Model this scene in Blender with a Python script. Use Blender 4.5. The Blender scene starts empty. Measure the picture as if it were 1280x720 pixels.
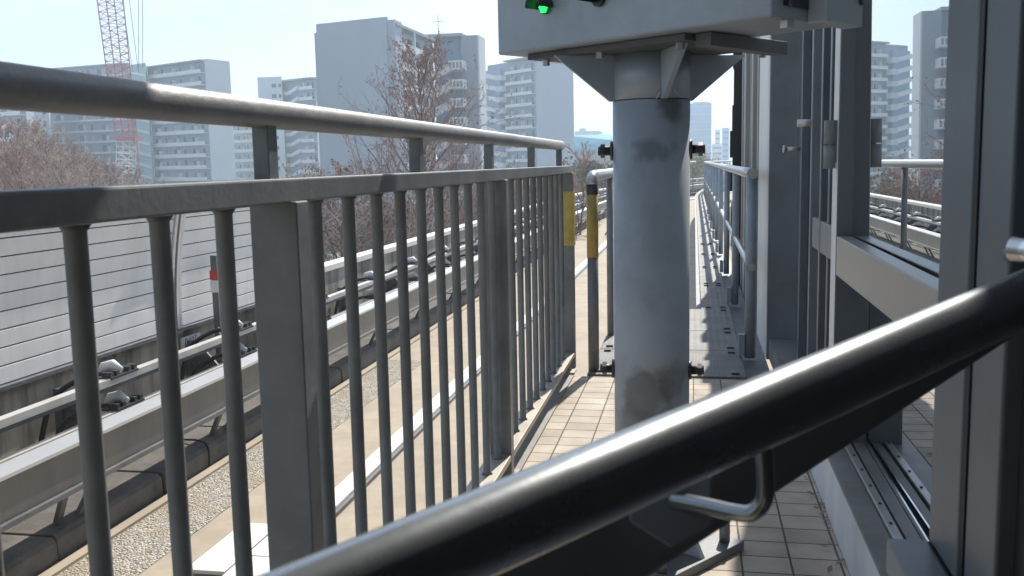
import bpy, bmesh, math, random
from mathutils import Vector, Matrix
R = math.radians
rnd = random.Random(7)
S = bpy.context.scene
COL = S.collection

# ------------------------------------------------------------------ camera
F, CX, CY, H = 1200.0, 640.0, 360.0, 1.25
fw = Vector((868 - CX, CY - 200, -F)).normalized()          # world +Y in camera axes
dn = Vector((830 - CX, CY - 9800, -F)).normalized()
zz = (-(dn - fw * dn.dot(fw))).normalized()                  # world +Z in camera axes
xx = fw.cross(zz)                                            # world +X in camera axes
ROT = Matrix((xx, fw, zz))                                   # camera -> world
CAM = Vector((0, 0, H))

def at(u, v, D):
    d = ROT @ Vector((u - CX, CY - v, -F))
    return CAM + d * (D / d.y)

cd = bpy.data.cameras.new('camera'); cam = bpy.data.objects.new('camera', cd); COL.objects.link(cam)
cam.matrix_world = Matrix.Translation(CAM) @ ROT.to_4x4()
cd.sensor_width = 36; cd.lens = 36 * F / 1280; cd.clip_start = 0.02; cd.clip_end = 6000
cd.dof.use_dof = True; cd.dof.focus_distance = 6.0; cd.dof.aperture_fstop = 16
S.camera = cam

# ------------------------------------------------------------------ materials
def mat(name, col, rough=0.6, metal=0.0, var=0.0, vscale=6.0, bump=0.0, bscale=40.0, stain=None, stain_scale=2.0,
        stain_amt=0.0, streak=False, spec=0.5, rvar=0.0):
    m = bpy.data.materials.new(name); m.use_nodes = True
    nt = m.node_tree; N = nt.nodes; L = nt.links
    b = N['Principled BSDF']
    b.inputs['Roughness'].default_value = rough; b.inputs['Metallic'].default_value = metal
    b.inputs['Specular IOR Level'].default_value = spec
    c = (*col, 1); b.inputs['Base Color'].default_value = c
    tc = N.new('ShaderNodeTexCoord'); out = None
    if var > 0:
        n = N.new('ShaderNodeTexNoise'); n.inputs['Scale'].default_value = vscale; n.inputs['Detail'].default_value = 8
        n.inputs['Roughness'].default_value = 0.65
        L.new(tc.outputs['Object'], n.inputs['Vector'])
        r = N.new('ShaderNodeValToRGB'); r.color_ramp.elements[0].position = 0.3; r.color_ramp.elements[1].position = 0.7
        r.color_ramp.elements[0].color = (*[max(0, x * (1 - var)) for x in col], 1)
        r.color_ramp.elements[1].color = (*[min(1, x * (1 + var)) for x in col], 1)
        L.new(n.outputs['Fac'], r.inputs['Fac']); out = r.outputs['Color']
        if rvar:
            mr = N.new('ShaderNodeMapRange'); mr.inputs['To Min'].default_value = rough - rvar; mr.inputs['To Max'].default_value = rough + rvar
            L.new(n.outputs['Fac'], mr.inputs['Value']); L.new(mr.outputs['Result'], b.inputs['Roughness'])
    if stain and stain_amt > 0:
        mp = N.new('ShaderNodeMapping'); L.new(tc.outputs['Object'], mp.inputs['Vector'])
        if streak: mp.inputs['Scale'].default_value = (1, 1, 0.12)
        n2 = N.new('ShaderNodeTexNoise'); n2.inputs['Scale'].default_value = stain_scale; n2.inputs['Detail'].default_value = 10
        n2.inputs['Roughness'].default_value = 0.7
        L.new(mp.outputs['Vector'], n2.inputs['Vector'])
        r2 = N.new('ShaderNodeValToRGB'); r2.color_ramp.elements[0].position = 0.44; r2.color_ramp.elements[1].position = 0.62
        r2.color_ramp.elements[0].color = (0, 0, 0, 1); r2.color_ramp.elements[1].color = (stain_amt,) * 3 + (1,)
        L.new(n2.outputs['Fac'], r2.inputs['Fac'])
        mx = N.new('ShaderNodeMix'); mx.data_type = 'RGBA'
        L.new(r2.outputs['Color'], mx.inputs['Factor'])
        if out: L.new(out, mx.inputs['A'])
        else: mx.inputs['A'].default_value = c
        mx.inputs['B'].default_value = (*stain, 1); out = mx.outputs['Result']
    if out: L.new(out, b.inputs['Base Color'])
    if bump > 0:
        n3 = N.new('ShaderNodeTexNoise'); n3.inputs['Scale'].default_value = bscale; n3.inputs['Detail'].default_value = 4
        L.new(tc.outputs['Object'], n3.inputs['Vector'])
        bp = N.new('ShaderNodeBump'); bp.inputs['Strength'].default_value = bump; bp.inputs['Distance'].default_value = 0.01
        L.new(n3.outputs['Fac'], bp.inputs['Height']); L.new(bp.outputs['Normal'], b.inputs['Normal'])
    return m

M = {}
M['rail_grey'] = mat('rail_grey', (.195, .208, .216), .5, 0, .14, 9, .08, 60, (.09, .09, .09), 3, .5, rvar=.1)
M['rail_blue'] = mat('rail_blue', (.30, .35, .40), .5, .1, .1, 9, .05, 60, (.2, .2, .2), 3, .4)
M['rail_steel'] = mat('rail_steel', (.27, .275, .28), .5, .35, .2, 14, .1, 80, (.2, .18, .16), 5, .6, rvar=.12)
M['plate_steel'] = mat('plate_steel', (.40, .36, .31), .5, .35, .18, 10, .1, 60, (.22, .18, .14), 5, .6)
M['yellow'] = mat('yellow_paint', (.50, .37, .09), .5, 0, .15, 20, .05, 60, (.2, .14, .06), 6, .5)
M['black_paint'] = mat('black_paint', (.035, .035, .04), .4, 0, .2, 12)
def column_mat():
    m = mat('column_grey', (.45, .51, .58), .5, 0, .06, 4, .04, 30, (.24, .265, .29), 3.1, .4)
    nt = m.node_tree; N = nt.nodes; L = nt.links; b = N['Principled BSDF']
    src = b.inputs['Base Color'].links[0].from_socket
    tc = N.new('ShaderNodeTexCoord'); nz = N.new('ShaderNodeTexNoise'); nz.inputs['Scale'].default_value = 11; nz.inputs['Detail'].default_value = 6
    L.new(tc.outputs['Object'], nz.inputs['Vector'])
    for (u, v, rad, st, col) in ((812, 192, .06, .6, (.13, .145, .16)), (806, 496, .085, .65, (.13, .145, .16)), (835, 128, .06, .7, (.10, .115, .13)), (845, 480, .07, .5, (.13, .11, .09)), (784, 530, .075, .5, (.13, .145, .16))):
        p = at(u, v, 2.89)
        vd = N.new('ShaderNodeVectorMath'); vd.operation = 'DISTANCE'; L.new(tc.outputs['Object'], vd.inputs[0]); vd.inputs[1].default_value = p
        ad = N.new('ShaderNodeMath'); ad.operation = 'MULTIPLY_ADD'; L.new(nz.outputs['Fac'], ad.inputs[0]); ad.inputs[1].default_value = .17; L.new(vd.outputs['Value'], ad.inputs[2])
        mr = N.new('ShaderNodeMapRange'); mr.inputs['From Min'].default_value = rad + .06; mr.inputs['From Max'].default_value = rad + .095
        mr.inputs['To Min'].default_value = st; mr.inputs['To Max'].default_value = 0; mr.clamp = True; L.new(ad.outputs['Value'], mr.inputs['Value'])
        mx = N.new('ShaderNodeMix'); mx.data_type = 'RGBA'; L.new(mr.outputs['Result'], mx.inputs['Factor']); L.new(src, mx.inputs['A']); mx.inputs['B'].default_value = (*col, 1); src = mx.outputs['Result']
    L.new(src, b.inputs['Base Color']); return m
M['column_grey'] = column_mat()
M['box_grey'] = mat('box_grey', (.37, .425, .485), .42, .1, .06, 3, .03, 30, (.16, .18, .2), 2, .35)
M['box_dark'] = mat('box_dark', (.10, .105, .11), .55, .1, .15, 8)
M['box_light'] = mat('box_light', (.34, .40, .45), .45, 0, .05, 5)
M['bolt'] = mat('bolt_steel', (.075, .075, .08), .45, .4, .2, 40)
M['zinc'] = mat('zinc_steel', (.5, .5, .5), .35, .7, .15, 40)
M['frame_dark'] = mat('frame_dark', (.125, .145, .165), .42, .1, .08, 5, .02, 50, (.07, .08, .09), 3, .35)
M['frame_mid'] = mat('frame_mid', (.20, .225, .25), .42, .15, .08, 6, .03, 50, (.14, .15, .16), 4, .45)
M['frame_white'] = mat('frame_white', (.78, .76, .73), .5, 0, .06, 6, 0, 1, (.5, .47, .43), 3, .5, True)
M['beam_light'] = mat('beam_light', (.36, .35, .345), .38, .45, .06, 5, .02, 50)
M['black_rubber'] = mat('black_rubber', (.012, .012, .013), .6)
M['handrail'] = mat('handrail_black', (.31, .335, .355), .27, .75, .1, 8, .015, 90, spec=.75, rvar=.05)
M['handrail'].node_tree.nodes['Principled BSDF'].inputs['IOR'].default_value = 1.6
M['panel_dark'] = mat('panel_dark', (.15, .165, .18), .5, 0, .12, 6, .02, 60)
M['cab'] = mat('cab_interior', (.02, .022, .024), .6)
M['steel_bright'] = mat('steel_bright', (.7, .7, .7), .22, 1)
M['beige'] = mat('beige_concrete', (.44, .37, .275), .85, 0, .10, 5.0, .15, 70, (.31, .26, .20), 1.6, .55)
M['white_cover'] = mat('white_cover', (.76, .74, .69), .6, 0, .04, 5, .02, 50, (.6, .56, .5), 2, .4)
M['concrete'] = mat('parapet_concrete', (.44, .405, .34), .88, 0, .2, 2.5, .25, 40, (.085, .078, .068), 2.2, .95, True)
M['curb'] = mat('curb_dark', (.115, .105, .095), .85, 0, .35, 3, .35, 30, (.22, .2, .18), 2.5, .5)
M['barrier'] = mat('barrier_white', (.86, .86, .855), .5, 0, .03, 3, 0, 1, (.58, .57, .55), 2.2, .3, True)
M['barrier_dark'] = mat('barrier_joint', (.10, .105, .11), .6)
M['alu'] = mat('aluminium', (.62, .63, .64), .38, .5, .06, 8)
M['power'] = mat('power_rail', (.72, .70, .66), .4, .3, .12, 8, 0, 1, (.4, .36, .32), 4, .5)
M['guide'] = mat('guide_beam', (.135, .137, .14), .42, .45, .12, 5, .03, 30, (.2, .19, .18), 3, .6, True)
M['insul'] = mat('insulator_white', (.82, .81, .78), .4)
M['bracket'] = mat('bracket_steel', (.16, .165, .17), .55, .3, .25, 9, .1, 50)
M['cable'] = mat('cable_black', (.02, .02, .022), .5)
M['sign_white'] = mat('sign_white', (.75, .75, .74), .5)
M['sign_grey'] = mat('sign_lettering', (.2, .2, .22), .6)
M['red'] = mat('red_reflector', (.5, .06, .05), .4)
M['sill_a'] = mat('sill_grey', (.24, .23, .215), .5, .2, .12, 7, .06, 60, (.15, .14, .13), 4, .5)
M['sill_b'] = mat('sill_bar', (.45, .44, .42), .4, .5, .1, 8)
M['kerb_white'] = mat('kerb_white', (.70, .74, .78), .6, 0, .06, 5, .05, 40, (.4, .4, .38), 2, .4, True)
M['wall_panel'] = mat('wall_panel', (.36, .36, .355), .5, .3, .12, 2, .02, 40, (.2, .2, .2), 2, .5, True)
M['facia'] = mat('station_grey', (.3, .31, .32), .7, 0, .1, 1)
# gravel and plates
def gravel_mat():
    m = bpy.data.materials.new('gravel'); m.use_nodes = True; nt = m.node_tree; N = nt.nodes; L = nt.links; b = N['Principled BSDF']
    tc = N.new('ShaderNodeTexCoord'); v = N.new('ShaderNodeTexVoronoi'); v.inputs['Scale'].default_value = 70
    L.new(tc.outputs['Object'], v.inputs['Vector'])
    r = N.new('ShaderNodeValToRGB'); cr = r.color_ramp
    cr.elements[0].color = (.2, .185, .16, 1); cr.elements[1].color = (.66, .62, .54, 1)
    e = cr.elements.new(.5); e.color = (.48, .43, .35, 1)
    sp = N.new('ShaderNodeSeparateColor'); L.new(v.outputs['Color'], sp.inputs['Color']); L.new(sp.outputs['Red'], r.inputs['Fac'])
    nz = N.new('ShaderNodeTexNoise'); nz.inputs['Scale'].default_value = 3.5; nz.inputs['Detail'].default_value = 9; nz.inputs['Roughness'].default_value = .75; L.new(tc.outputs['Object'], nz.inputs['Vector'])
    r2 = N.new('ShaderNodeValToRGB'); r2.color_ramp.elements[0].position = .5; r2.color_ramp.elements[1].position = .58; L.new(nz.outputs['Fac'], r2.inputs['Fac'])
    mx = N.new('ShaderNodeMix'); mx.data_type = 'RGBA'; L.new(r2.outputs['Color'], mx.inputs['Factor']); L.new(r.outputs['Color'], mx.inputs['A']); mx.inputs['B'].default_value = (.44, .37, .275, 1)
    L.new(mx.outputs['Result'], b.inputs['Base Color']); b.inputs['Roughness'].default_value = .9
    bp = N.new('ShaderNodeBump'); bp.inputs['Distance'].default_value = .02; bp.inputs['Strength'].default_value = .9; bp.invert = True
    L.new(v.outputs['Distance'], bp.inputs['Height']); L.new(bp.outputs['Normal'], b.inputs['Normal'])
    return m
M['gravel'] = gravel_mat()

def tile_mat():
    m = bpy.data.materials.new('floor_tiles'); m.use_nodes = True; nt = m.node_tree; N = nt.nodes; L = nt.links; b = N['Principled BSDF']
    tc = N.new('ShaderNodeTexCoord'); br = N.new('ShaderNodeTexBrick'); br.offset = 0; br.squash = 1
    L.new(tc.outputs['Object'], br.inputs['Vector'])
    br.inputs['Scale'].default_value = 1; br.inputs['Brick Width'].default_value = .15; br.inputs['Row Height'].default_value = .125
    br.inputs['Mortar Size'].default_value = .0035; br.inputs['Mortar Smooth'].default_value = .1; br.inputs['Bias'].default_value = -.2
    br.inputs['Color1'].default_value = (.60, .52, .42, 1); br.inputs['Color2'].default_value = (.44, .38, .31, 1)
    br.inputs['Mortar'].default_value = (.10, .085, .07, 1)
    n = N.new('ShaderNodeTexNoise'); n.inputs['Scale'].default_value = 5; n.inputs['Detail'].default_value = 8; L.new(tc.outputs['Object'], n.inputs['Vector'])
    r = N.new('ShaderNodeValToRGB'); r.color_ramp.elements[0].position = .3; r.color_ramp.elements[1].position = .75
    r.color_ramp.elements[0].color = (.66, .65, .64, 1); r.color_ramp.elements[1].color = (1.1, 1.09, 1.08, 1); L.new(n.outputs['Fac'], r.inputs['Fac'])
    mx = N.new('ShaderNodeMix'); mx.data_type = 'RGBA'; mx.blend_type = 'MULTIPLY'; mx.inputs['Factor'].default_value = 1
    L.new(br.outputs['Color'], mx.inputs['A']); L.new(r.outputs['Color'], mx.inputs['B']); L.new(mx.outputs['Result'], b.inputs['Base Color'])
    b.inputs['Roughness'].default_value = .75
    n2 = N.new('ShaderNodeTexNoise'); n2.inputs['Scale'].default_value = 160; n2.inputs['Detail'].default_value = 3; L.new(tc.outputs['Object'], n2.inputs['Vector'])
    ad = N.new('ShaderNodeMath'); ad.operation = 'MULTIPLY_ADD'; ad.inputs[1].default_value = -3.0
    L.new(br.outputs['Fac'], ad.inputs[0]); L.new(n2.outputs['Fac'], ad.inputs[2])
    bp = N.new('ShaderNodeBump'); bp.inputs['Distance'].default_value = .004; bp.inputs['Strength'].default_value = .8
    L.new(ad.outputs['Value'], bp.inputs['Height']); L.new(bp.outputs['Normal'], b.inputs['Normal'])
    return m
M['tiles'] = tile_mat()

def chequer_mat(name, ribs=False):
    m = bpy.data.materials.new(name); m.use_nodes = True; nt = m.node_tree; N = nt.nodes; L = nt.links; b = N['Principled BSDF']
    tc = N.new('ShaderNodeTexCoord'); mp = N.new('ShaderNodeMapping'); L.new(tc.outputs['Object'], mp.inputs['Vector'])
    mp.inputs['Rotation'].default_value = (0, 0, R(0 if ribs else 45))
    w = N.new('ShaderNodeTexWave'); w.bands_direction = 'X'; w.inputs['Scale'].default_value = 7 if ribs else 11
    w2 = N.new('ShaderNodeTexWave'); w2.bands_direction = 'Y'; w2.inputs['Scale'].default_value = 7 if ribs else 11
    for q in (w, w2): q.inputs['Distortion'].default_value = 0; L.new(mp.outputs['Vector'], q.inputs['Vector'])
    mu = N.new('ShaderNodeMath'); mu.operation = 'MULTIPLY'; L.new(w.outputs['Fac'], mu.inputs[0])
    if ribs: mu.inputs[1].default_value = 1
    else: L.new(w2.outputs['Fac'], mu.inputs[1])
    n = N.new('ShaderNodeTexNoise'); n.inputs['Scale'].default_value = 4; n.inputs['Detail'].default_value = 8; L.new(tc.outputs['Object'], n.inputs['Vector'])
    r = N.new('ShaderNodeValToRGB'); r.color_ramp.elements[0].position = .3; r.color_ramp.elements[1].position = .7
    r.color_ramp.elements[0].color = (.11, .108, .104, 1); r.color_ramp.elements[1].color = (.20, .195, .185, 1)
    L.new(n.outputs['Fac'], r.inputs['Fac']); L.new(r.outputs['Color'], b.inputs['Base Color'])
    b.inputs['Metallic'].default_value = .1; b.inputs['Roughness'].default_value = .65
    bp = N.new('ShaderNodeBump'); bp.inputs['Distance'].default_value = .002 if ribs else .005; bp.inputs['Strength'].default_value = .5 if ribs else .9
    L.new(mu.outputs['Value'], bp.inputs['Height']); L.new(bp.outputs['Normal'], b.inputs['Normal'])
    return m
M['chequer'] = chequer_mat('chequer_plate'); M['ribbed'] = chequer_mat('ribbed_plate', True)

def glass_mat():
    m = bpy.data.materials.new('screen_glass'); m.use_nodes = True; nt = m.node_tree; N = nt.nodes; L = nt.links
    b = N['Principled BSDF']; b.inputs['Base Color'].default_value = (.66, .69, .70, 1); b.inputs['Metallic'].default_value = 1
    b.inputs['Roughness'].default_value = .0
    return m
M['glass'] = glass_mat()
M['dark_glass'] = mat('dark_glass', (.02, .025, .03), .03, 0, spec=.8)
# buildings
M['b_white'] = mat('building_white', (.60, .63, .66), .8, 0, .05, .15)
M['b_pale'] = mat('building_pale_blue', (.42, .48, .56), .8, 0, .04, .1, 0, 1, (.36, .42, .5), .12, .4, True)
M['b_grey'] = mat('building_grey', (.28, .32, .37), .8, 0, .05, .15)
M['b_blue'] = mat('building_blue', (.24, .36, .52), .8, 0, .04, .2)
M['b_recess'] = mat('building_recess', (.25, .335, .42), .8, 0, .06, .3)
M['b_cream'] = mat('building_cream', (.55, .52, .46), .8, 0, .05, .2)
M['b_parapet'] = mat('balcony_parapet', (.76, .78, .79), .7, 0, .05, .5)
M['b_greenrail'] = mat('balcony_teal', (.36, .50, .52), .7, 0, .05, .5)
M['b_window'] = mat('window_dark', (.035, .05, .07), .2, 0, .3, .6)
M['b_curtain'] = mat('window_curtain', (.30, .31, .31), .4)
M['b_shade'] = mat('window_blind', (.13, .16, .19), .3)
M['b_roof'] = mat('roof_grey', (.34, .36, .38), .7)
M['teal_roof'] = mat('teal_roof', (.06, .40, .50), .5, .1, .05, .1)
M['brick'] = mat('brick_dull', (.28, .2, .17), .85, 0, .15, .5)
M['tower_blue'] = mat('tower_glass', (.20, .36, .58), .35, .2, .06, .05)
M['crane_red'] = mat('crane_red', (.46, .13, .14), .6)
M['crane_white'] = mat('crane_white', (.68, .67, .65), .6)
M['wire'] = mat('wire', (.12, .12, .13), .5)
M['bark'] = mat('bark', (.19, .15, .125), .9, 0, .3, 8)
M['twig_red'] = mat('twig_red', (.40, .28, .245), .9, 0, .3, 1.5)
M['twig_pale'] = mat('twig_pale', (.50, .42, .37), .9, 0, .3, 1.5)
M['leaf_brown'] = mat('leaf_brown', (.32, .20, .15), .85, 0, .35, 1.2)
M['leaf_olive'] = mat('leaf_olive', (.16, .145, .055), .8, 0, .4, .5)
M['leaf_green'] = mat('leaf_green', (.06, .085, .035), .8, 0, .4, .6)
M['leaf_yellow'] = mat('leaf_yellow', (.34, .26, .06), .8, 0, .3, .6)
M['ground'] = mat('ground_earth', (.20, .19, .165), .95, 0, .25, .06, 0, 1, (.10, .115, .06), .03, .8)
M['asphalt'] = mat('asphalt', (.055, .055, .055), .9, 0, .2, .5)
def emis(name, col, s):
    m = bpy.data.materials.new(name); m.use_nodes = True; b = m.node_tree.nodes['Principled BSDF']
    b.inputs['Base Color'].default_value = (*col, 1); b.inputs['Emission Color'].default_value = (*col, 1); b.inputs['Emission Strength'].default_value = s
    return m
M['led'] = emis('green_led', (.03, .9, .16), 1.3)
M['led_dim'] = emis('green_led_dim', (.0, .16, .04), .12)
M['lens_off'] = mat('lens_off', (.012, .012, .013), .25)

# ------------------------------------------------------------------ mesh builder
class MB:
    def __init__(s): s.bm = bmesh.new(); s.sm = []
    def hexa(s, p):                     # 8 points: bottom ring then top ring
        v = [s.bm.verts.new(q) for q in p]
        for f in ((0, 3, 2, 1), (4, 5, 6, 7), (0, 1, 5, 4), (1, 2, 6, 5), (2, 3, 7, 6), (3, 0, 4, 7)):
            s.bm.faces.new([v[i] for i in f])
        return s
    def box(s, x0, x1, y0, y1, z0, z1):
        return s.hexa([(x0, y0, z0), (x1, y0, z0), (x1, y1, z0), (x0, y1, z0), (x0, y0, z1), (x1, y0, z1), (x1, y1, z1), (x0, y1, z1)])
    def obox(s, o, a, b, c):            # oriented box: origin + three edge vectors
        o, a, b, c = map(Vector, (o, a, b, c))
        return s.hexa([o, o + a, o + a + b, o + b, o + c, o + a + c, o + a + b + c, o + b + c])
    def prism(s, pts, ext):             # polygon extruded
        ext = Vector(ext); a = [s.bm.verts.new(p) for p in pts]; b = [s.bm.verts.new(Vector(p) + ext) for p in pts]
        n = len(pts); s.bm.faces.new(a[::-1]); s.bm.faces.new(b)
        for i in range(n): s.bm.faces.new((a[i], a[(i + 1) % n], b[(i + 1) % n], b[i]))
        return s
    def tube(s, path, r, n=12, cap=True, smooth=True):
        path = [Vector(p) for p in path]; rings = []; rr = r if isinstance(r, (list, tuple)) else [r] * len(path)
        up = None
        for i, p in enumerate(path):
            t = (path[min(i + 1, len(path) - 1)] - path[max(i - 1, 0)]).normalized()
            if up is None: up = Vector((0, 0, 1)) if abs(t.z) < .9 else Vector((1, 0, 0))
            a = (up - t * up.dot(t)).normalized(); b = t.cross(a); up = a
            rings.append([s.bm.verts.new(p + (a * math.cos(6.28318 * k / n) + b * math.sin(6.28318 * k / n)) * rr[i]) for k in range(n)])
        for i in range(len(rings) - 1):
            for k in range(n):
                f = s.bm.faces.new((rings[i][k], rings[i][(k + 1) % n], rings[i + 1][(k + 1) % n], rings[i + 1][k])); f.smooth = smooth
        if cap and n > 2:
            s.bm.faces.new(rings[0][::-1]); s.bm.faces.new(rings[-1])
        return s
    def sweep(s, prof, path):           # profile [(dx,dz)] swept along path points with frame (x, z) only
        rings = [[s.bm.verts.new((p[0] + d[0], p[1], p[2] + d[1])) for d in prof] for p in path]; n = len(prof)
        for i in range(len(rings) - 1):
            for k in range(n): s.bm.faces.new((rings[i][k], rings[i][(k + 1) % n], rings[i + 1][(k + 1) % n], rings[i + 1][k]))
        s.bm.faces.new(rings[0]); s.bm.faces.new(rings[-1][::-1])
        return s
    def done(s, name, m, parent=None, bevel=0, seg=2):
        bmesh.ops.recalc_face_normals(s.bm, faces=s.bm.faces)
        me = bpy.data.meshes.new(name); s.bm.to_mesh(me); s.bm.free()
        o = bpy.data.objects.new(name, me); COL.objects.link(o); me.materials.append(M[m] if isinstance(m, str) else m)
        if parent is not None:
            o.parent = parent; o.matrix_parent_inverse = parent.matrix_world.inverted() if parent.type != 'EMPTY' else Matrix.Translation(-parent.location)
        if bevel:
            md = o.modifiers.new('bevel', 'BEVEL'); md.width = bevel; md.segments = seg; md.limit_method = 'ANGLE'; md.angle_limit = R(50)
        return o

def tag(o, label=None, cat=None, group=None, kind=None):
    if label: o['label'] = label
    if cat: o['category'] = cat
    if group: o['group'] = group
    if kind: o['kind'] = kind
    return o
def thing(name, loc, label, cat, group=None):
    o = bpy.data.objects.new(name, None); COL.objects.link(o); o.location = loc; o.empty_display_size = .2
    o.matrix_world = Matrix.Translation(Vector(loc))
    return tag(o, label, cat, group)
def copy_tree(o, parent=None):
    c = o.copy(); COL.objects.link(c)
    if parent is not None: c.parent = parent; c.matrix_parent_inverse = o.matrix_parent_inverse.copy()
    for ch in list(o.children): copy_tree(ch, c)
    return c
def struct(o): o['kind'] = 'structure'; return o

def cv(y):                              # the guideway bends right beyond 35 m
    return 0.0045 * max(0, y - 34) ** 2
def ypath(y0, y1, x, z, step=2.0):
    n = max(1, int((y1 - y0) / step)); return [(x + cv(y0 + (y1 - y0) * i / n), y0 + (y1 - y0) * i / n, z) for i in range(n + 1)]
def bar(mb, y0, y1, xa, xb, za, zb): return mb.sweep([(xa, za), (xb, za), (xb, zb), (xa, zb)], ypath(y0, y1, 0, 0))

DZ = -1.0                               # running deck
# ------------------------------------------------------------------ setting
g = MB(); g.box(-1500, 1500, -60, 2600, -10.4, -10.0); struct(g.done('ground', 'ground'))
g = MB(); g.box(-24, -12, -40, 300, -9.996, -9.99); struct(g.done('street', 'asphalt'))
# guideway slab
g = MB(); bar(g, -6, 95, -4.75, .9, DZ - .9, DZ); struct(g.done('guideway_deck', 'beige'))
g = MB(); g.sweep([(-3.50, DZ + .004), (-3.06, DZ + .004), (-3.08, DZ + .016), (-3.50, DZ + .016)], ypath(-3, 10.5, 0, 0)); tag(g.done('gravel', 'gravel'), kind='stuff')
g = MB(); g.box(-.86, .464, -5.9, 5.52, -.14, 0); struct(g.done('platform_floor', 'tiles'))
g = MB(); g.box(-.86, .9, -5.9, 5.517, DZ + .001, -.142); struct(g.done('platform_base', 'concrete'))
g = MB(); g.box(-.84, -.692, -5.9, 5.517, .003, .011); struct(g.done('rail_shadow_strip', 'sill_a'))  # dark strip laid on the tiles as the bottom rail's shadow

m = MB(); r_ = random.Random(3)
for i in range(90):
    yl = r_.uniform(1.6, 5.3); xl = .462 - abs(r_.gauss(0, .03)) if r_.random() < .8 else r_.uniform(-.5, .4)
    a_ = r_.uniform(0, 6.28); s_ = r_.uniform(.006, .02); u_ = Vector((math.cos(a_), math.sin(a_), r_.uniform(-.2, .4))) * s_; w_ = Vector((-math.sin(a_), math.cos(a_), r_.uniform(-.3, .3))) * s_ * .5
    p_ = Vector((xl, yl, .012)); m.prism([p_ + u_, p_ + w_, p_ - u_, p_ - w_], (0, 0, .0015))
LEAFBED = m
# ------------------------------------------------------------------ left railing
t = thing('platform_railing', (-.75, 3.2, 0), 'grey steel platform end railing of round bars with a fat pipe handrail on top', 'railing')
m = MB(); pts = [(-.75, y, H + .097) for y in (-1.2, -.6, 0, .5, .8, 1.0, 1.2, 1.5, 2, 3, 4, 5.5)]
m.tube(pts, .0262, 24); m.done('handrail', 'rail_steel', t)
m = MB(); m.box(-.785, -.715, -1.2, 5.74, H - .062, H - .018); m.done('middle_rail', 'rail_grey', t, .004)
m = MB(); m.box(-.795, -.705, -1.2, 5.72, .085, .112); m.done('bottom_rail', 'plate_steel', t, .003)
y = 1.062 - .1915 * 9
posts = (-.3, 1.66, 3.63, 5.69)
k = 0
while y < 5.6:
    if min(abs(y - p) for p in posts) > .07:
        m = MB(); m.tube([(-.75, y, .112), (-.75, y, .121), (-.75, y, H - .072), (-.75, y, H - .0615)], [.021, .0143, .0143, .021], 14); m.done('bar', 'rail_grey', t)
    y += .1915
for p in posts:
    wdt = .046
    m = MB(); m.box(-.75 - wdt, -.75 + wdt, p - .028, p + .028, .012, H - .06); q = m.done('post', 'rail_grey', t, .003)
    m = MB(); m.box(-.84, -.69, p - .07, min(p + .07, 5.51), .0112, .022); m.done('base_plate', 'plate_steel', q, .002)
for p in (-.3, .66, 1.614, 2.566, 3.52, 4.47, 5.42):
    m = MB(); m.box(-.765, -.735, p - .02, p + .02, H - .019, H + .085); m.done('stub_post', 'rail_grey', t, .002)
m = MB(); m.box(-.80, -.70, 5.658, 5.723, .76, 1.08); m.done('yellow_band', 'yellow', t)

# yellow and black post railing along the walkway's left side
t = thing('walkway_railing', (-.59, 5.66, 0), 'pale pipe railing with yellow and black end post left of the column', 'railing')
def yb(p, q, mname, r, nm, par): 
    m = MB(); m.tube([p, q], r, 16); return m.done(nm, mname, par)
yb((-.59, 5.66, -.02), (-.59, 5.66, .69), 'rail_grey', .033, 'end_post', t)
yb((-.59, 5.66, .69), (-.59, 5.66, 1.06), 'yellow', .0345, 'yellow_band', t)
yb((-.59, 5.66, 1.06), (-.59, 5.66, 1.115), 'black_paint', .0345, 'black_band', t)
m = MB(); m.tube([(-.59, 5.66, 1.115), (-.59, 5.665, 1.14), (-.59, 5.69, 1.162), (-.59, 5.74, 1.168), (-.59, 6.3, 1.168)] + ypath(8, 46, -.59, 1.168), .034, 16); m.done('top_rail', 'zinc', t)
m = MB(); m.tube([(-.59, 5.7, .62)] + ypath(8, 46, -.59, .62), .016, 10)
for i in range(16):
    yy = 8.1 + 2.45 * i
    if i == 0: yb((-.59, 6.85, -.05), (-.59, 6.85, 1.14), 'rail_grey', .024, 'post', t)
    yb((-.59 + cv(yy), yy, -.05), (-.59 + cv(yy), yy, 1.14), 'rail_grey', .024, 'post', t)
m.bm.free()

# ------------------------------------------------------------------ walkway plates
def plate(x0, x1, y0, y1, mt, label, grp='metal walkway plates'):
    t = thing('walkway_plate', ((x0 + x1) / 2, y0, -.02), label, 'floor plate', grp)
    c = cv((y0 + y1) / 2)
    m = MB(); m.box(x0 + c, x1 + c, y0, y1 - .012, -.016, .006); m.done('sheet', mt, t, .002)
    if y0 < 16:
        for xx_ in (x0 + .06, x1 - .06):
            for yy in (y0 + .07, y1 - .09):
                b = MB(); b.box(xx_ + c - .022, xx_ + c + .022, yy - .016, yy + .016, .0062, .018); b.done('clip', 'bolt', t)
    return t
plate(-.62, .30, 5.56, 6.35, 'chequer', 'diamond pattern metal plate next to the tiles, nearest plate of the walkway')
plate(-.62, .30, 6.35, 7.1, 'ribbed', 'wide ribbed metal plate just beyond the diamond pattern plate')
plate(-.62, .30, 7.1, 8.15, 'ribbed', 'wide pale metal plate, the last before the walkway narrows')
yy = 8.15
while yy < 62:
    plate(.06, .30, yy, yy + 1.6, 'ribbed', 'narrow metal walkway plate beyond the wide plates along the right railing', 'narrow walkway plates')
    yy += 1.6
m = MB(); bar(m, 5.56, 62, .02, .452, -.2, -.02); bar(m, 5.56, 8.15, -.6, .02, -.2, -.02); tag(m.done('walkway_beam', 'bracket'), 'grey steel support beam under the metal walkway plates', 'beam')

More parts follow.
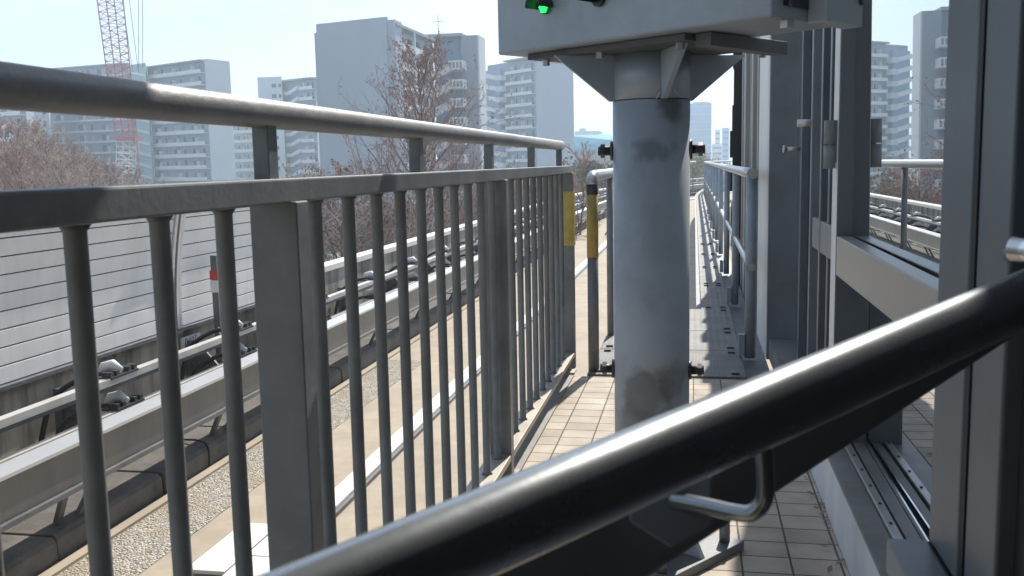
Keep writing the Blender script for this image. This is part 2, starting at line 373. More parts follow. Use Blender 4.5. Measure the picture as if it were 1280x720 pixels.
# right railing
t = thing('pipe_railing', (.35, 5.83, 0), 'two rail grey pipe railing along the right edge of the walkway', 'railing')
m = MB(); m.tube([(.35, 6.08, 1.16)] + ypath(7, 62, .35, 1.16), .034, 18); m.done('top_rail', 'zinc', t)
m = MB(); m.tube([(.35, 6.1, .58)] + ypath(7, 62, .35, .58), .024, 14); m.done('lower_rail', 'zinc', t)
for i in range(23):
    yy = 6.16 + 2.3 * i; x = .35 + cv(yy)
    m = MB(); m.tube([(x, yy, 0), (x, yy, 1.15)], .034 if i == 0 else .03, 14); p = m.done('post', 'rail_blue', t)
    if i < 8:
        m = MB(); m.box(x - .07, x - .033, yy - .03, yy + .03, .02, .15); m.done('foot_clamp', 'rail_blue', p)
        m = MB(); m.tube([(x, yy - .05, .58), (x, yy + .05, .58)], .031, 14); m.done('rail_clamp', 'rail_blue', p)

# ------------------------------------------------------------------ signal column
CXC, CYC = -.13, 3.0
u1 = Vector((-.81, .586, 0)).normalized(); u2 = Vector((.586, .81, 0)).normalized(); C0 = Vector((.18, 2.43, 0))
t = thing('signal_column', (CXC, CYC, 0), 'blue grey steel column carrying the signal box, paint worn in dark patches', 'column')
m = MB(); m.tube([(CXC, CYC, .02), (CXC, CYC, 1.43)], .117, 48); m.done('shaft', 'column_grey', t)
m = MB(); m.tube([(CXC, CYC, 1.433), (CXC, CYC, 1.5665)], .1185, 48); m.done('collar', 'box_grey', t)
cc = Vector((CXC, CYC, 0))
g1 = Vector((-.94, -.35, 0)).normalized(); g2 = Vector((.35, -.94, 0)).normalized()
for d, ln in ((g1, .2), (-g1, .2), (g2, .2), (-g2, .2)):
    n = Vector((-d.y, d.x, 0)) * .008
    pts = [cc + d * .11 - n + Vector((0, 0, 1.43)), cc + d * .13 - n + Vector((0, 0, 1.43)), cc + d * (.1 + ln) - n + Vector((0, 0, 1.5665)), cc + d * .11 - n + Vector((0, 0, 1.5665))]
    m = MB(); m.prism(pts, n * 2); m.done('gusset', 'box_grey', t)
o = cc - u1 * .29 - u2 * .225 + Vector((0, 0, 1.567))
m = MB(); m.obox(o, u1 * .595, u2 * .40, (0, 0, .018)); m.done('top_plate', 'box_dark', t, .002)
m = MB(); m.obox(cc - u1 * .35 - u2 * .19 + Vector((0, 0, 1.548)), u1 * .05, u2 * .38, (0, 0, .036)); m.done('channel', 'box_dark', t, .002)
for a, b in ((.26, -.19), (-.25, -.19), (-.26, .2), (.27, .18), (.03, -.20)):
    p = cc + u1 * a + u2 * b
    m = MB(); m.tube([p + Vector((0, 0, 1.548)), p + Vector((0, 0, 1.5668))], .012, 6, smooth=False); m.done('bolt', 'zinc', t)
for z in (1.283, .598):
    for sx in (-1, 1):
        x0 = CXC + sx * .112
        m = MB(); m.tube([(x0, CYC, z), (x0 + sx * .012, CYC, z)], .03, 16); m.tube([(x0 + sx * .011, CYC, z), (x0 + sx * .05, CYC, z)], .014, 12)
        m.tube([(x0 + sx * .03, CYC, z), (x0 + sx * .043, CYC, z)], .021, 6, smooth=False); m.done('stud', 'bolt', t)
m = MB(); m.obox(cc - u1 * .21 - u2 * .21 + Vector((0, 0, .0)), u1 * .42, u2 * .42, (0, 0, .03)); m.done('base_flange', 'rail_grey', t, .003)
for d in (u1, -u1, -u2, u2):
    n = Vector((-d.y, d.x, 0)) * .008
    m = MB(); m.prism([cc + d * .11 - n + Vector((0, 0, .031)), cc + d * .2 - n + Vector((0, 0, .031)), cc + d * .11 - n + Vector((0, 0, .2))], n * 2); m.done('base_gusset', 'column_grey', t)
for a in (-1, 1):
    for b in (-1, 1):
        p = cc + u1 * .165 * a + u2 * .165 * b
        m = MB(); m.tube([p + Vector((0, 0, .03)), p + Vector((0, 0, .1))], .017, 18); m.done('anchor_bolt', 'rail_steel', t)
m = MB(); m.tube([(CXC + .02, CYC - .118, 1.43), (CXC + .035, CYC - .1195, 1.455), (CXC + .065, CYC - .115, 1.46), (CXC + .08, CYC - .1, 1.44)], .0025, 6); m.done('wire_loop', 'zinc', t)

# signal box
t = thing('signal_box', (CXC, CYC, 1.59), 'large grey steel signal box with a lit green lamp on top of the column', 'signal')
ZB = 1.586
m = MB(); m.obox(C0 + Vector((0, 0, ZB)), u1 * .965, u2 * .31, (0, 0, .42)); m.done('housing', 'box_grey', t, .006)
m = MB(); m.obox(C0 + u2 * .05 - u1 * .006 + Vector((0, 0, ZB + .03)), u1 * .005, u2 * .13, (0, 0, .5)); m.done('side_window', 'dark_glass', t)
m = MB(); m.obox(C0 + u2 * .16 - u1 * .055 + Vector((0, 0, ZB - .004)), u1 * .054, u2 * .185, (0, 0, .4)); q = m.done('side_cabinet', 'box_light', t, .004)
m = MB(); p = C0 + u2 * .33 - u1 * .056 + Vector((0, 0, ZB + .06)); m.tube([p, p - u1 * .012], .011, 14); m.done('lock', 'bolt', q)
m = MB(); p = C0 + u2 * .09 + Vector((0, 0, ZB - .02)); m.obox(p - u1 * .0 - u2 * .02, u1 * .02, u2 * .03, (0, 0, .0195)); m.done('tab', 'zinc', t)
def face_pt(uu, vv):                    # ray onto the box front plane
    d = ROT @ Vector((uu - CX, CY - vv, -F)); n = -u2
    s = (C0 - CAM).dot(n) / d.dot(n); return CAM + d * s
for (uu, vv, mt, lit) in ((683, 9, 'led_dim', True), (750, -1, 'lens_off', False), (716, -36, 'lens_off', False)):
    p = face_pt(uu, vv)
    m = MB(); m.tube([p - u2 * .001, p - u2 * .012], .021, 24); lamp = m.done('lamp', mt, t)
    if lit:
        m = MB()
        for i in range(-3, 4):
            for j in range(-3, 4):
                a, b = i * .0056 + (j % 2) * .0028, j * .005
                if a * a + b * b < .0178 ** 2:
                    q = p + u1 * a + Vector((0, 0, b)) - u2 * .0121
                    m.tube([q, q - u2 * .002], .0019, 6)
        m.done('led_dots', 'led', lamp)
    m = MB(); ring = []
    nseg = 14
    for i in range(nseg):                # hood: half tube over the lamp
        a0 = R(-10 + 200 * i / nseg); a1 = R(-10 + 200 * (i + 1) / nseg)
        def hp(a, r, l): return p + u1 * (-math.cos(a) * r) + Vector((0, 0, math.sin(a) * r)) - u2 * l
        m.hexa([hp(a0, .026, .0), hp(a0, .029, .0), hp(a1, .029, .0), hp(a1, .026, .0), hp(a0, .026, .06), hp(a0, .029, .06), hp(a1, .029, .06), hp(a1, .026, .06)])
    m.done('hood', 'black_paint', lamp)

# ------------------------------------------------------------------ glazed screen wall on the right
t = thing('glass_screen', (.55, 2.4, 0), 'dark framed glass screen on a low white kerb, mirroring the scene', 'glass screen')
m = MB(); m.box(.465, .475, -.5, 3.9, .001, .2); m.done('kerb_face', 'kerb_white', t)
m = MB(); m.box(.4755, .75, -.5, 3.9, .001, .196); m.done('kerb', 'sill_a', t)
m = MB(); m.box(.463, .535, -.5, 3.9, .2005, .208); m.done('sill', 'sill_a', t, .002)
m = MB(); m.box(.537, .563, -.5, 3.9, .2005, .218); q = m.done('bolted_strip', 'sill_b', t, .002)
for i in range(23):
    m = MB(); m.tube([(.55, .2 + i * .16, .2185), (.55, .2 + i * .16, .222)], .005, 8); m.done('screw', 'bolt', q)
m = MB(); m.box(.565, .572, -.5, 3.9, .2005, .206); m.done('gasket', 'black_rubber', t)
m = MB(); m.box(.573, .612, -.5, 3.9, .2005, .214); m.done('inner_sill', 'sill_a', t, .002)
m = MB(); m.box(.613, .6185, -.5, 3.9, .2005, .232); m.done('glazing_bead', 'steel_bright', t)
m = MB(); m.box(.5, .553, 1.05, 3.575, .83, .97); m.done('transom', 'beam_light', t, .004)
m = MB(); m.box(.5, .62, 3.58, 3.71, .2, 3.0); q = m.done('mullion', 'frame_dark', t, .003)
m = MB(); m.box(.4985, .4998, 3.585, 3.705, .2, 3.0); m.done('white_edge', 'frame_white', q)
m = MB(); m.tube([(.475, 3.62, 1.21), (.475, 3.62, 1.292)], .021, 18); m.tube([(.475, 3.62, 1.296), (.475, 3.62, 1.38)], .021, 18); m.box(.475, .4982, 3.61, 3.63, 1.23, 1.38); m.done('hinge', 'rail_grey', t)
m = MB(); m.box(.50, .62, -.5, .2, .2, 3.0); m.done('mullion', 'frame_dark', t, .003)
m = MB(); m.box(.5, .62, .2, 3.579, 2.7, 3.0); m.done('head_rail', 'frame_dark', t, .003)
# panes (leaning very slightly)
ty, tz = math.tan(R(.38)), math.tan(R(.45))
def pane(x, y0, y1, z0, z1, yc, zc, th=.01):
    m = MB(); f = lambda y, z, o: (x + o - (y - yc) * ty * 1 - (z - zc) * tz, y, z)
    m.hexa([f(y0, z0, 0), f(y0, z0, th), f(y1, z0, th), f(y1, z0, 0), f(y0, z1, 0), f(y0, z1, th), f(y1, z1, th), f(y1, z1, 0)])
    return m.done('pane', 'glass', t)
pane(.556, .21, 3.578, .972, 2.69, 3.578, .97)
pane(.622, .21, 3.578, .235, .968, 3.578, .3)
m = MB(); m.box(.68, .70, -.5, 3.7, .2, 3.0); m.done('backing', 'cab', t)

# second bay: recessed dark bay between mullion and the post
t = thing('door_bay', (.56, 4.6, 0), 'dark recessed bay of vertical channels with a crosspiece behind the hinge', 'door frame')
m = MB(); m.box(.62, .70, 3.75, 6.1, .0, 3.0); m.done('panel', 'frame_dark', t)
m = MB(); m.box(.552, .618, 3.76, 4.75, .83, .97); m.done('crosspiece', 'frame_mid', t, .003)
for y_, x_, w_, mt in ((3.95, .545, .04, 'frame_mid'), (4.25, .56, .05, 'frame_dark'), (4.45, .55, .05, 'frame_dark'), (4.95, .565, .05, 'frame_mid'), (5.5, .575, .05, 'frame_dark')):
    m = MB(); m.box(x_, .619, y_, y_ + w_, .02, 3.0); m.done('channel', mt, t, .003)
m = MB(); m.tube([(.49, 5.6, 1.30), (.60, 5.6, 1.30)], .012, 10); m.tube([(.485, 5.6, 1.30), (.50, 5.6, 1.30)], .022, 12); m.done('latch', 'zinc', t)
m = MB(); m.tube([(.5, 5.0, 1.42), (.6, 5.0, 1.42)], .018, 10); m.done('knob', 'zinc', t)
m = MB(); m.box(.466, .75, 3.91, 6.15, .001, .12); m.done('threshold', 'sill_a', t)

t = thing('door_post', (.56, 6.2, 0), 'broad dark grey post with its lit left side painted white', 'post')
m = MB(); m.box(.457, .69, 6.2, 7.1, -.02, 2.5); m.done('shaft', 'frame_mid', t, .004)
m = MB(); m.box(.453, .4565, 6.21, 7.15, -.02, 2.5); m.done('lit_face', 'frame_white', t)  # lit left side of the post, painted white as a thin sheet

t = thing('side_wall', (.6, 8.7, 0), 'tall grey ribbed metal side wall behind the right railing', 'wall')
m = MB(); m.box(.50, .62, 7.2, 11.0, -.2, 2.45); m.done('sheet', 'wall_panel', t)
for y_, w_, d_ in ((7.25, .10, .05), (7.55, .06, .03), (8.0, .2, .045), (8.6, .07, .03), (9.2, .28, .04), (10.0, .1, .03)):
    m = MB(); m.box(.50 - d_, .499, y_, y_ + w_, -.2, 2.45); m.done('rib', 'wall_panel', t, .004)
m = MB()
zz_ = -.2
while zz_ < 2.45:
    h_ = rnd.uniform(.1, .4); d_ = rnd.uniform(.02, .06); m.box(.44 - d_, .497, 10.8, 10.95, zz_, min(2.45, zz_ + h_)); zz_ += h_
m.done('edge_strip', 'black_rubber', t)

# station building behind / right of the camera ; unseen end wall and canopies added for shade
t = thing('station_building', (2, -4, 0), 'dark grey station building edge on the far right of the platform, with unseen end wall and canopies added for shade', 'building')
m = MB(); m.box(.72, 5, -8, 6.15, -.3, 2.9); m.done('wall', 'facia', t)
m = MB(); m.box(-1.4, .7, -8, -2.4, .0, 3.3); m.done('end_wall', 'facia', t)  # unseen wall added behind the camera to darken surfaces facing it
m = MB(); m.box(.0, 5.4, -8, 2.2, 3.32, 3.6); m.done('shade_canopy', 'facia', t)  # unseen roof added in two parts, front edges set to place the shade
m = MB(); m.box(-1.6, -.003, -8, 3.3, 3.32, 3.6); m.done('shade_canopy', 'facia', t)

# ------------------------------------------------------------------ our own dark vestibule: window frame, handrail, panel
t = thing('window_frame', (.3, 1.0, .8), 'dark grey inner window frame, nearest upright on the right', 'window frame')
m = MB(); m.box(.28, .34, 1.06, 1.185, .79, 2.3); m.done('jamb', 'frame_dark', t, .003)
m = MB(); m.box(.2815, .34, 1.046, 1.059, .79, 2.3); m.done('seal', 'black_rubber', t)
m = MB(); m.box(.283, .36, .944, 1.045, .79, 2.3); m.done('inner_jamb', 'frame_dark', t, .003)
m = MB(); m.box(.232, .279, .3, 1.185, .745, .789); m.done('bottom_rail', 'frame_mid', t, .003)
m = MB(); m.box(.2795, .286, .3, 1.185, .745, .787); m.done('bottom_seal', 'black_rubber', t)
m = MB(); m.box(.2865, .34, .3, 1.185, .745, .7885); m.done('inner_bottom_rail', 'frame_dark', t, .003)

t = thing('vestibule', (0, -.6, 0), 'black interior wall beyond the window frame at the right edge, with unseen walls and roof added for shade', 'wall')
m = MB(); m.box(.30, .40, .2, .943, .79, 2.4); m.done('side_wall', 'cab', t)
m = MB(); m.box(-.58, .40, -1.2, -1.1, .0, 2.4); m.done('back_shade_wall', 'cab', t)  # unseen walls and roof added behind the camera to block light
m = MB(); m.box(-.60, .40, -1.2, -.2, 2.4, 2.46); m.done('shade_ceiling', 'cab', t)
m = MB(); m.box(-.60, -.57, -1.1, -.2, .0, 2.39); m.done('left_shade_wall', 'cab', t)
m = MB(); m.box(.301, .401, -1.1, .199, .0, 2.39); m.done('rear_shade_wall', 'cab', t)

def ray(u, v, D):
    d = ROT @ Vector((u - CX, CY - v, -F)); return CAM + d * (D / F)      # depth along the optical axis
t = thing('handrail', tuple(ray(800, 590, .5)), 'glossy black handrail pipe slanting across the foreground', 'handrail')
A = ray(780, 590, .50); B = ray(1250, 387, .69)
m = MB(); m.tube([A + (B - A) * (-.95 + 2.6 * i / 40) for i in range(41)], .0204, 40); m.done('pipe', 'handrail', t)
k1 = [ray(953, 528, .557), ray(957, 605, .56), ray(953, 628, .563), ray(940, 641, .567), ray(920, 641, .575), ray(880, 632, .595), ray(840, 624, .615)]
m = MB()
def smooth(pts, n=6):
    out = []
    for i in range(len(pts) - 1):
        p0, p1, p2, p3 = pts[max(i - 1, 0)], pts[i], pts[i + 1], pts[min(i + 2, len(pts) - 1)]
        for j in range(n):
            q = j / n; out.append(.5 * ((2 * p1) + (p2 - p0) * q + (2 * p0 - 5 * p1 + 4 * p2 - p3) * q * q + (3 * p1 - p0 - 3 * p2 + p3) * q ** 3))
    return out + [pts[-1]]
m.tube(smooth(k1), .0052, 18); m.done('bracket', 'handrail', t)
m = MB(); pc = ray(838, 624, .62); nb = (pc - CAM).normalized(); m.tube([pc - nb * .006, pc + nb * .004], .03, 6, smooth=False); m.done('bracket_plate', 'panel_dark', t, .002)
k2 = [ray(1252, 392, .69), ray(1262, 404, .70), ray(1290, 402, .74), ray(1330, 396, .78)]
m = MB(); m.tube(smooth(k2), .006, 14); m.done('bracket', 'handrail', t)
t2 = thing('grab_bar', tuple(ray(1290, 318, .62)), 'short bright steel bar end at the right edge above the handrail', 'grab bar')
m = MB(); m.tube([ray(1267, 311, .86), ray(1340, 318, .815)], .0118, 24); m.done('pipe', 'steel_bright', t2)
m = MB(); m.tube([ray(1257, 320, .866), ray(1268, 318, .86)], .0062, 16); m.done('end_pin', 'frame_mid', t2)

t = thing('sloping_panel', tuple(ray(700, 700, .66)), 'dark sloping panel behind and below the black handrail', 'panel')
up_ = [(100, 870), (1320, 371), (1320, 389), (1206, 464), (1000, 599), (831, 710), (700, 800), (640, 900), (100, 980)]
q0, q2 = ray(831, 710, .66), ray(1320, 380, .84)
pn = (q2 - q0).cross(Vector((0, 0, 1))).normalized()
def onplane(u, v):
    d = ROT @ Vector((u - CX, CY - v, -F)); return CAM + d * ((q0 - CAM).dot(pn) / d.dot(pn))
fr = [onplane(u, v) for u, v in up_]; bkv = pn * (.03 if pn.y > 0 else -.03)
m = MB(); m.prism(fr, bkv); m.done('board', 'panel_dark', t, .004)

# ------------------------------------------------------------------ guideway furniture
t = thing('parapet_wall', (-4.7, 20, DZ), 'stained concrete parapet wall along the far side of the guideway', 'wall')
m = MB(); bar(m, -3, 11.2, -4.75, -4.60, DZ + .001, -.235); bar(m, 10.83, 95, -4.75, -4.60, DZ + .001, -.06); m.done('wall', 'concrete', t)
m = MB(); bar(m, 10.84, 95, -4.79, -4.57, -.058, .012); m.done('coping', 'white_cover', t)
m = MB(); bar(m, -3, 10.8, -4.79, -4.585, -.233, -.205); m.done('coping', 'concrete', t)
for i in range(12):
    yy = 1.4 + 3.1 * i
    m = MB(); m.box(-4.597 + cv(yy), -4.585 + cv(yy), yy, yy + .05, DZ + .002, -.31); m.done('joint_strip', 'curb', t)

t = thing('noise_barrier', (-4.6, 6, -.27), 'white horizontal board noise barrier curving inward above the parapet', 'barrier')
def bx_(z): s = (z + .19) / 1.25; return -4.57 + .17 * s * s - .02 * s
def boards(y0, y1):
    m = MB(); b = MB(); n = 9; hb = .1232
    for i in range(n + 1):
        z0 = -.15 + i * hb; z1 = z0 + hb - .0085
        if i == n: z1 = z0 + .05
        m.hexa([(bx_(z0), y0, z0), (bx_(z0) - .05, y0, z0), (bx_(z0) - .05, y1, z0), (bx_(z0), y1, z0), (bx_(z1), y0, z1), (bx_(z1) - .05, y0, z1), (bx_(z1) - .05, y1, z1), (bx_(z1), y1, z1)])
        z2 = z0 + hb
        b.hexa([(bx_(z0) - .012, y0 + .005, z1 - .004), (bx_(z0) - .045, y0 + .005, z1 - .004), (bx_(z0) - .045, y1 - .005, z1 - .004), (bx_(z0) - .012, y1 - .005, z1 - .004), (bx_(z2) - .012, y0 + .005, z2 + .004), (bx_(z2) - .045, y0 + .005, z2 + .004), (bx_(z2) - .045, y1 - .005, z2 + .004), (bx_(z2) - .012, y1 - .005, z2 + .004)])
    p = m.done('board_panel', 'barrier', t, .004); b.done('groove_backing', 'barrier_dark', p)
boards(-1.3, 1.62); boards(1.78, 4.67); boards(4.83, 7.72); boards(7.88, 10.77)
for yy in (1.7, 4.75, 7.8, 10.85):
    for dy, mt, o in ((-.06, 'alu', .02), (0, 'alu', .03), (.06, 'alu', .02), (-.03, 'barrier_dark', .008), (.03, 'barrier_dark', .008)):
        m = MB(); zs = [-.2 + i * .098 for i in range(13)]
        w_ = .019 if mt == 'alu' else .0095
        for i in range(12):
            z0, z1 = zs[i], zs[i + 1]; a, b = bx_(z0) + o, bx_(z1) + o
            m.hexa([(a, yy + dy - w_, z0), (a - .06, yy + dy - w_, z0), (a - .06, yy + dy + w_, z0), (a, yy + dy + w_, z0), (b, yy + dy - w_, z1), (b - .06, yy + dy - w_, z1), (b - .06, yy + dy + w_, z1), (b, yy + dy + w_, z1)])
        m.done('joint_strip', mt, t)
m = MB(); m.box(-4.60, -4.525, -1.3, 10.8, -.185, -.158); m.done('bottom_channel', 'bracket', t)

# conductor rails
def rail_thing(name, x, z, w, h, label, mt='power', y1=92):
    t = thing(name, (x, 20, z), label, 'conductor rail')
    m = MB(); bar(m, -3, y1, x - w / 2, x + w / 2, z - h / 2, z + h / 2); m.done('bar', mt, t)
    m = MB(); bar(m, -3, y1, x - w / 2 + .008, x + w / 2 - .008, z - h / 2 - .03, z - h / 2 - .001); m.done('insulating_strip', 'bracket', t)
rail_thing('power_rail', -4.08, -.225, .07, .05, 'upper white power rail along the concrete parapet')
rail_thing('power_rail', -4.08, -.47, .06, .04, 'lower white power rail just above the guide beam')
# guide beam
t = thing('guide_beam', (-3.6, 20, -.5), 'long grey steel guide beam above the dark curb blocks', 'guide rail')
m = MB(); bar(m, -3, 92, -3.64, -3.56, -.565, -.335); m.done('web', 'guide', t)
m = MB(); bar(m, -3, 92, -3.70, -3.53, -.332, -.312); m.done('top_flange', 'alu', t)
m = MB(); bar(m, -3, 92, -3.70, -3.53, -.598, -.568); m.done('bottom_flange', 'bracket', t)
for i in range(40):
    yy = 1.0 + 1.9 * i; c = cv(yy)
    m = MB(); m.obox((-3.62 + c, yy, -.60), (.03, 0, 0), (0, .05, 0), (-.14, .1, -.22)); m.obox((-3.62 + c, yy + .3, -.60), (.03, 0, 0), (0, .05, 0), (-.10, -.05, -.22)); m.done('support', 'bracket', t)
# brackets
def make_bracket():
    t = thing('rail_bracket', (-4.4, 0, DZ), 'dark curved arm bracket with white insulators holding the power rails', 'bracket', 'brackets along the power rails')
    m = MB(); m.box(-4.56, -4.50, -.04, .04, DZ + .001, -.3); m.done('post', 'bracket', t)
    for zt, yo in ((-.26, 0), (-.50, .05)):
        pts = smooth([Vector((-4.53, yo - .25, zt - .38)), Vector((-4.46, yo - .18, zt - .08)), Vector((-4.30, yo - .05, zt + .05)), Vector((-4.14, yo, zt + .065))], 5)
        m = MB(); m.tube(pts, .02, 10); m.done('arm', 'cable', t)
        m = MB(); m.tube([(-4.22, yo + .05, zt + .06), (-4.19, yo + .05, zt + .11), (-4.13, yo + .06, zt + .125), (-4.06, yo + .06, zt + .09)], [.03, .042, .042, .02], 12); m.done('insulator', 'insul', t)
        m = MB()
        for dy in (-.09, -.02, .13, .2): m.box(-4.12, -4.05, yo + dy, yo + dy + .035, zt + .06, zt + .10)
        m.box(-4.18, -4.04, yo - .1, yo + .24, zt + .05, zt + .066); m.done('clamp', 'bolt', t)
    m = MB(); m.hexa([(-4.5, -.012, -.62), (-4.2, -.012, -.62), (-4.2, .012, -.62), (-4.5, .012, -.62), (-4.5, -.012, -.36), (-4.44, -.012, -.36), (-4.44, .012, -.36), (-4.5, .012, -.36)]); m.done('stiffener', 'bracket', t)
    return t
proto = make_bracket()
for i in range(42):
    o = proto if i == 0 else copy_tree(proto)
    yy = 2.3 + 1.9 * i; o.location = (-4.4 + cv(yy), yy, DZ)
    o.rotation_euler = (0, 0, -math.atan(.009 * max(0, yy - 34)))
# curb blocks
def curb_block(y0, y1):
    m = MB(); j = rnd.uniform(-.012, .012); c = cv((y0 + y1) / 2)
    z1 = DZ + .17 + rnd.uniform(-.012, .012)
    m.sweep([(-4.02 + c, DZ + .001), (-3.62 + c + j, DZ + .001), (-3.625 + c + j, z1 - .03), (-3.65 + c + j, z1), (-4.02 + c, z1)], [(0, y0 + .008, 0), (0, (y0 + y1) / 2, 0), (0, y1 - .008, 0)])
    o = m.done('curb_block', 'curb', None, .008)
    return o
yy = -1.0; i = 0
while yy < 70:
    ln = 1.15
    o = curb_block(yy, yy + ln)
    tag(o, 'dark weathered concrete curb block under the guide beam', 'curb block', 'curb blocks under the guide beam'); yy += ln
m = MB(); bar(m, -3, 90, -4.6, -4.03, DZ + .001, DZ + .1); tag(m.done('cable_trough', 'concrete'), 'stained concrete ledge between the parapet and the curb blocks', 'ledge')

# white stripe (raised cover) and cover slabs
t = thing('white_duct', (-2.3, 20, DZ), 'long flat white duct cover running down the middle of the beige track', 'duct cover')
m = MB(); bar(m, 5.42, 92, -2.44, -2.30, DZ + .001, DZ + .05); m.done('cover', 'white_cover', t, .004)
m = MB(); bar(m, 5.42, 92, -2.297, -2.27, DZ + .001, DZ + .03); m.done('edge_strip', 'bracket', t)
def cover(x0, x1, y0, y1, z, label):
    t = thing('cover_slab', (x0, y0, DZ), label, 'cover slab')
    m = MB(); m.box(x0, x1, y0, y1, z - .022, z); m.done('top', 'white_cover', t, .003)
    m = MB(); m.box(x0 + .012, x1 - .012, y0 + .012, y1 - .012, DZ + .001, z - .023); m.done('rim', 'bracket', t)
    m = MB(); xm = x0 + (x1 - x0) * .65; m.tube([(xm, y0 + .014, DZ + .035), (xm, y0 - .003, DZ + .035)], .013, 10); m.done('screw', 'zinc', t)
cover(-2.74, -2.506, 4.6, 5.3, DZ + .08, 'white cover slab with a dark rim, leftmost of the slabs at the near end of the white duct')
cover(-2.494, -2.24, 4.832, 5.4, DZ + .08, 'white cover slab joined to the near end of the white duct')
cover(-2.494, -2.24, 4.0, 4.82, DZ + .08, 'white cover slab partly hidden by the wide railing post, nearest the camera')
m = MB(); bar(m, 2, 80, -3.60, -3.52, DZ + .001, DZ + .022); tag(m.done('edge_strip', 'beige'), 'thin beige mortar strip at the foot of the curb blocks', 'mortar strip')
# loose cable on the curb
p = [at(225, 548, 5.0), at(238, 556, 5.2), at(246, 566, 5.25), at(248, 584, 5.3)]
m = MB(); m.tube(smooth([Vector((-3.88, 6.6, DZ + .19)), Vector((-3.70, 6.55, DZ + .2)), Vector((-3.61, 6.5, DZ + .16)), Vector((-3.60, 6.48, DZ + .03))], 6), .008, 8); tag(m.done('loose_cable', 'cable'), 'thin black cable drooping over the curb block edge', 'cable')

# number plate and marker post
t = thing('number_plate', (-4.6, 8.55, -.5), 'small white plate with numerals 0425 on the parapet', 'sign')
a, b = at(229, 417, 8.55), at(246, 413, 8.95)
m = MB(); m.box(-4.598, -4.585, 7.9, 8.24, -.385, -.265); m.done('plate', 'sign_white', t)
fc = bpy.data.curves.new('numerals', 'FONT'); fc.body = '0425'; fc.size = .115; fc.extrude = .001; fc.align_x = 'CENTER'; fc.align_y = 'CENTER'
fo = bpy.data.objects.new('numerals_tmp', fc); COL.objects.link(fo)
me = bpy.data.meshes.new_from_object(fo.evaluated_get(bpy.context.evaluated_depsgraph_get())); bpy.data.objects.remove(fo)
no = bpy.data.objects.new('numerals', me); COL.objects.link(no); me.materials.clear(); me.materials.append(M['sign_grey'])
no.parent = t; no.matrix_parent_inverse = Matrix.Translation(-t.location)
no.matrix_world = Matrix.Translation((-4.5845, 8.07, -.325)) @ Matrix(((0, 0, 1, 0), (1, 0, 0, 0), (0, 1, 0, 0), (0, 0, 0, 1)))
t = thing('marker_post', (-4.45, 8.9, -.7), 'grey steel marker post with a red and white reflector by the barrier', 'marker post')
m = MB(); m.box(-4.48, -4.42, 8.32, 8.35, -.8, .45); m.done('post', 'bracket', t)
m = MB(); m.box(-4.49, -4.41, 8.312, 8.319, .22, .31); m.done('red_reflector', 'red', t)
m = MB(); m.box(-4.49, -4.41, 8.312, 8.319, .10, .215); m.done('white_reflector', 'sign_white', t)
m = MB(); m.tube([(-4.45, 8.33, -.2), (-4.35, 8.2, -.4)], .012, 8); m.done('brace', 'bracket', t)
# white junction box low on parapet at left bottom
m = MB(); m.box(-3.30, -3.12, 2.28, 2.5, DZ + .017, DZ + .16)
t = thing('junction_box', (-3.3, 2.4, DZ), 'small grey metal box beside the curb at the lower left', 'box'); m.done('case', 'alu', t, .006)
m = MB(); m.tube([(-3.21, 2.279, DZ + .09), (-3.21, 2.272, DZ + .09)], .012, 10); m.done('screw', 'bolt', t)

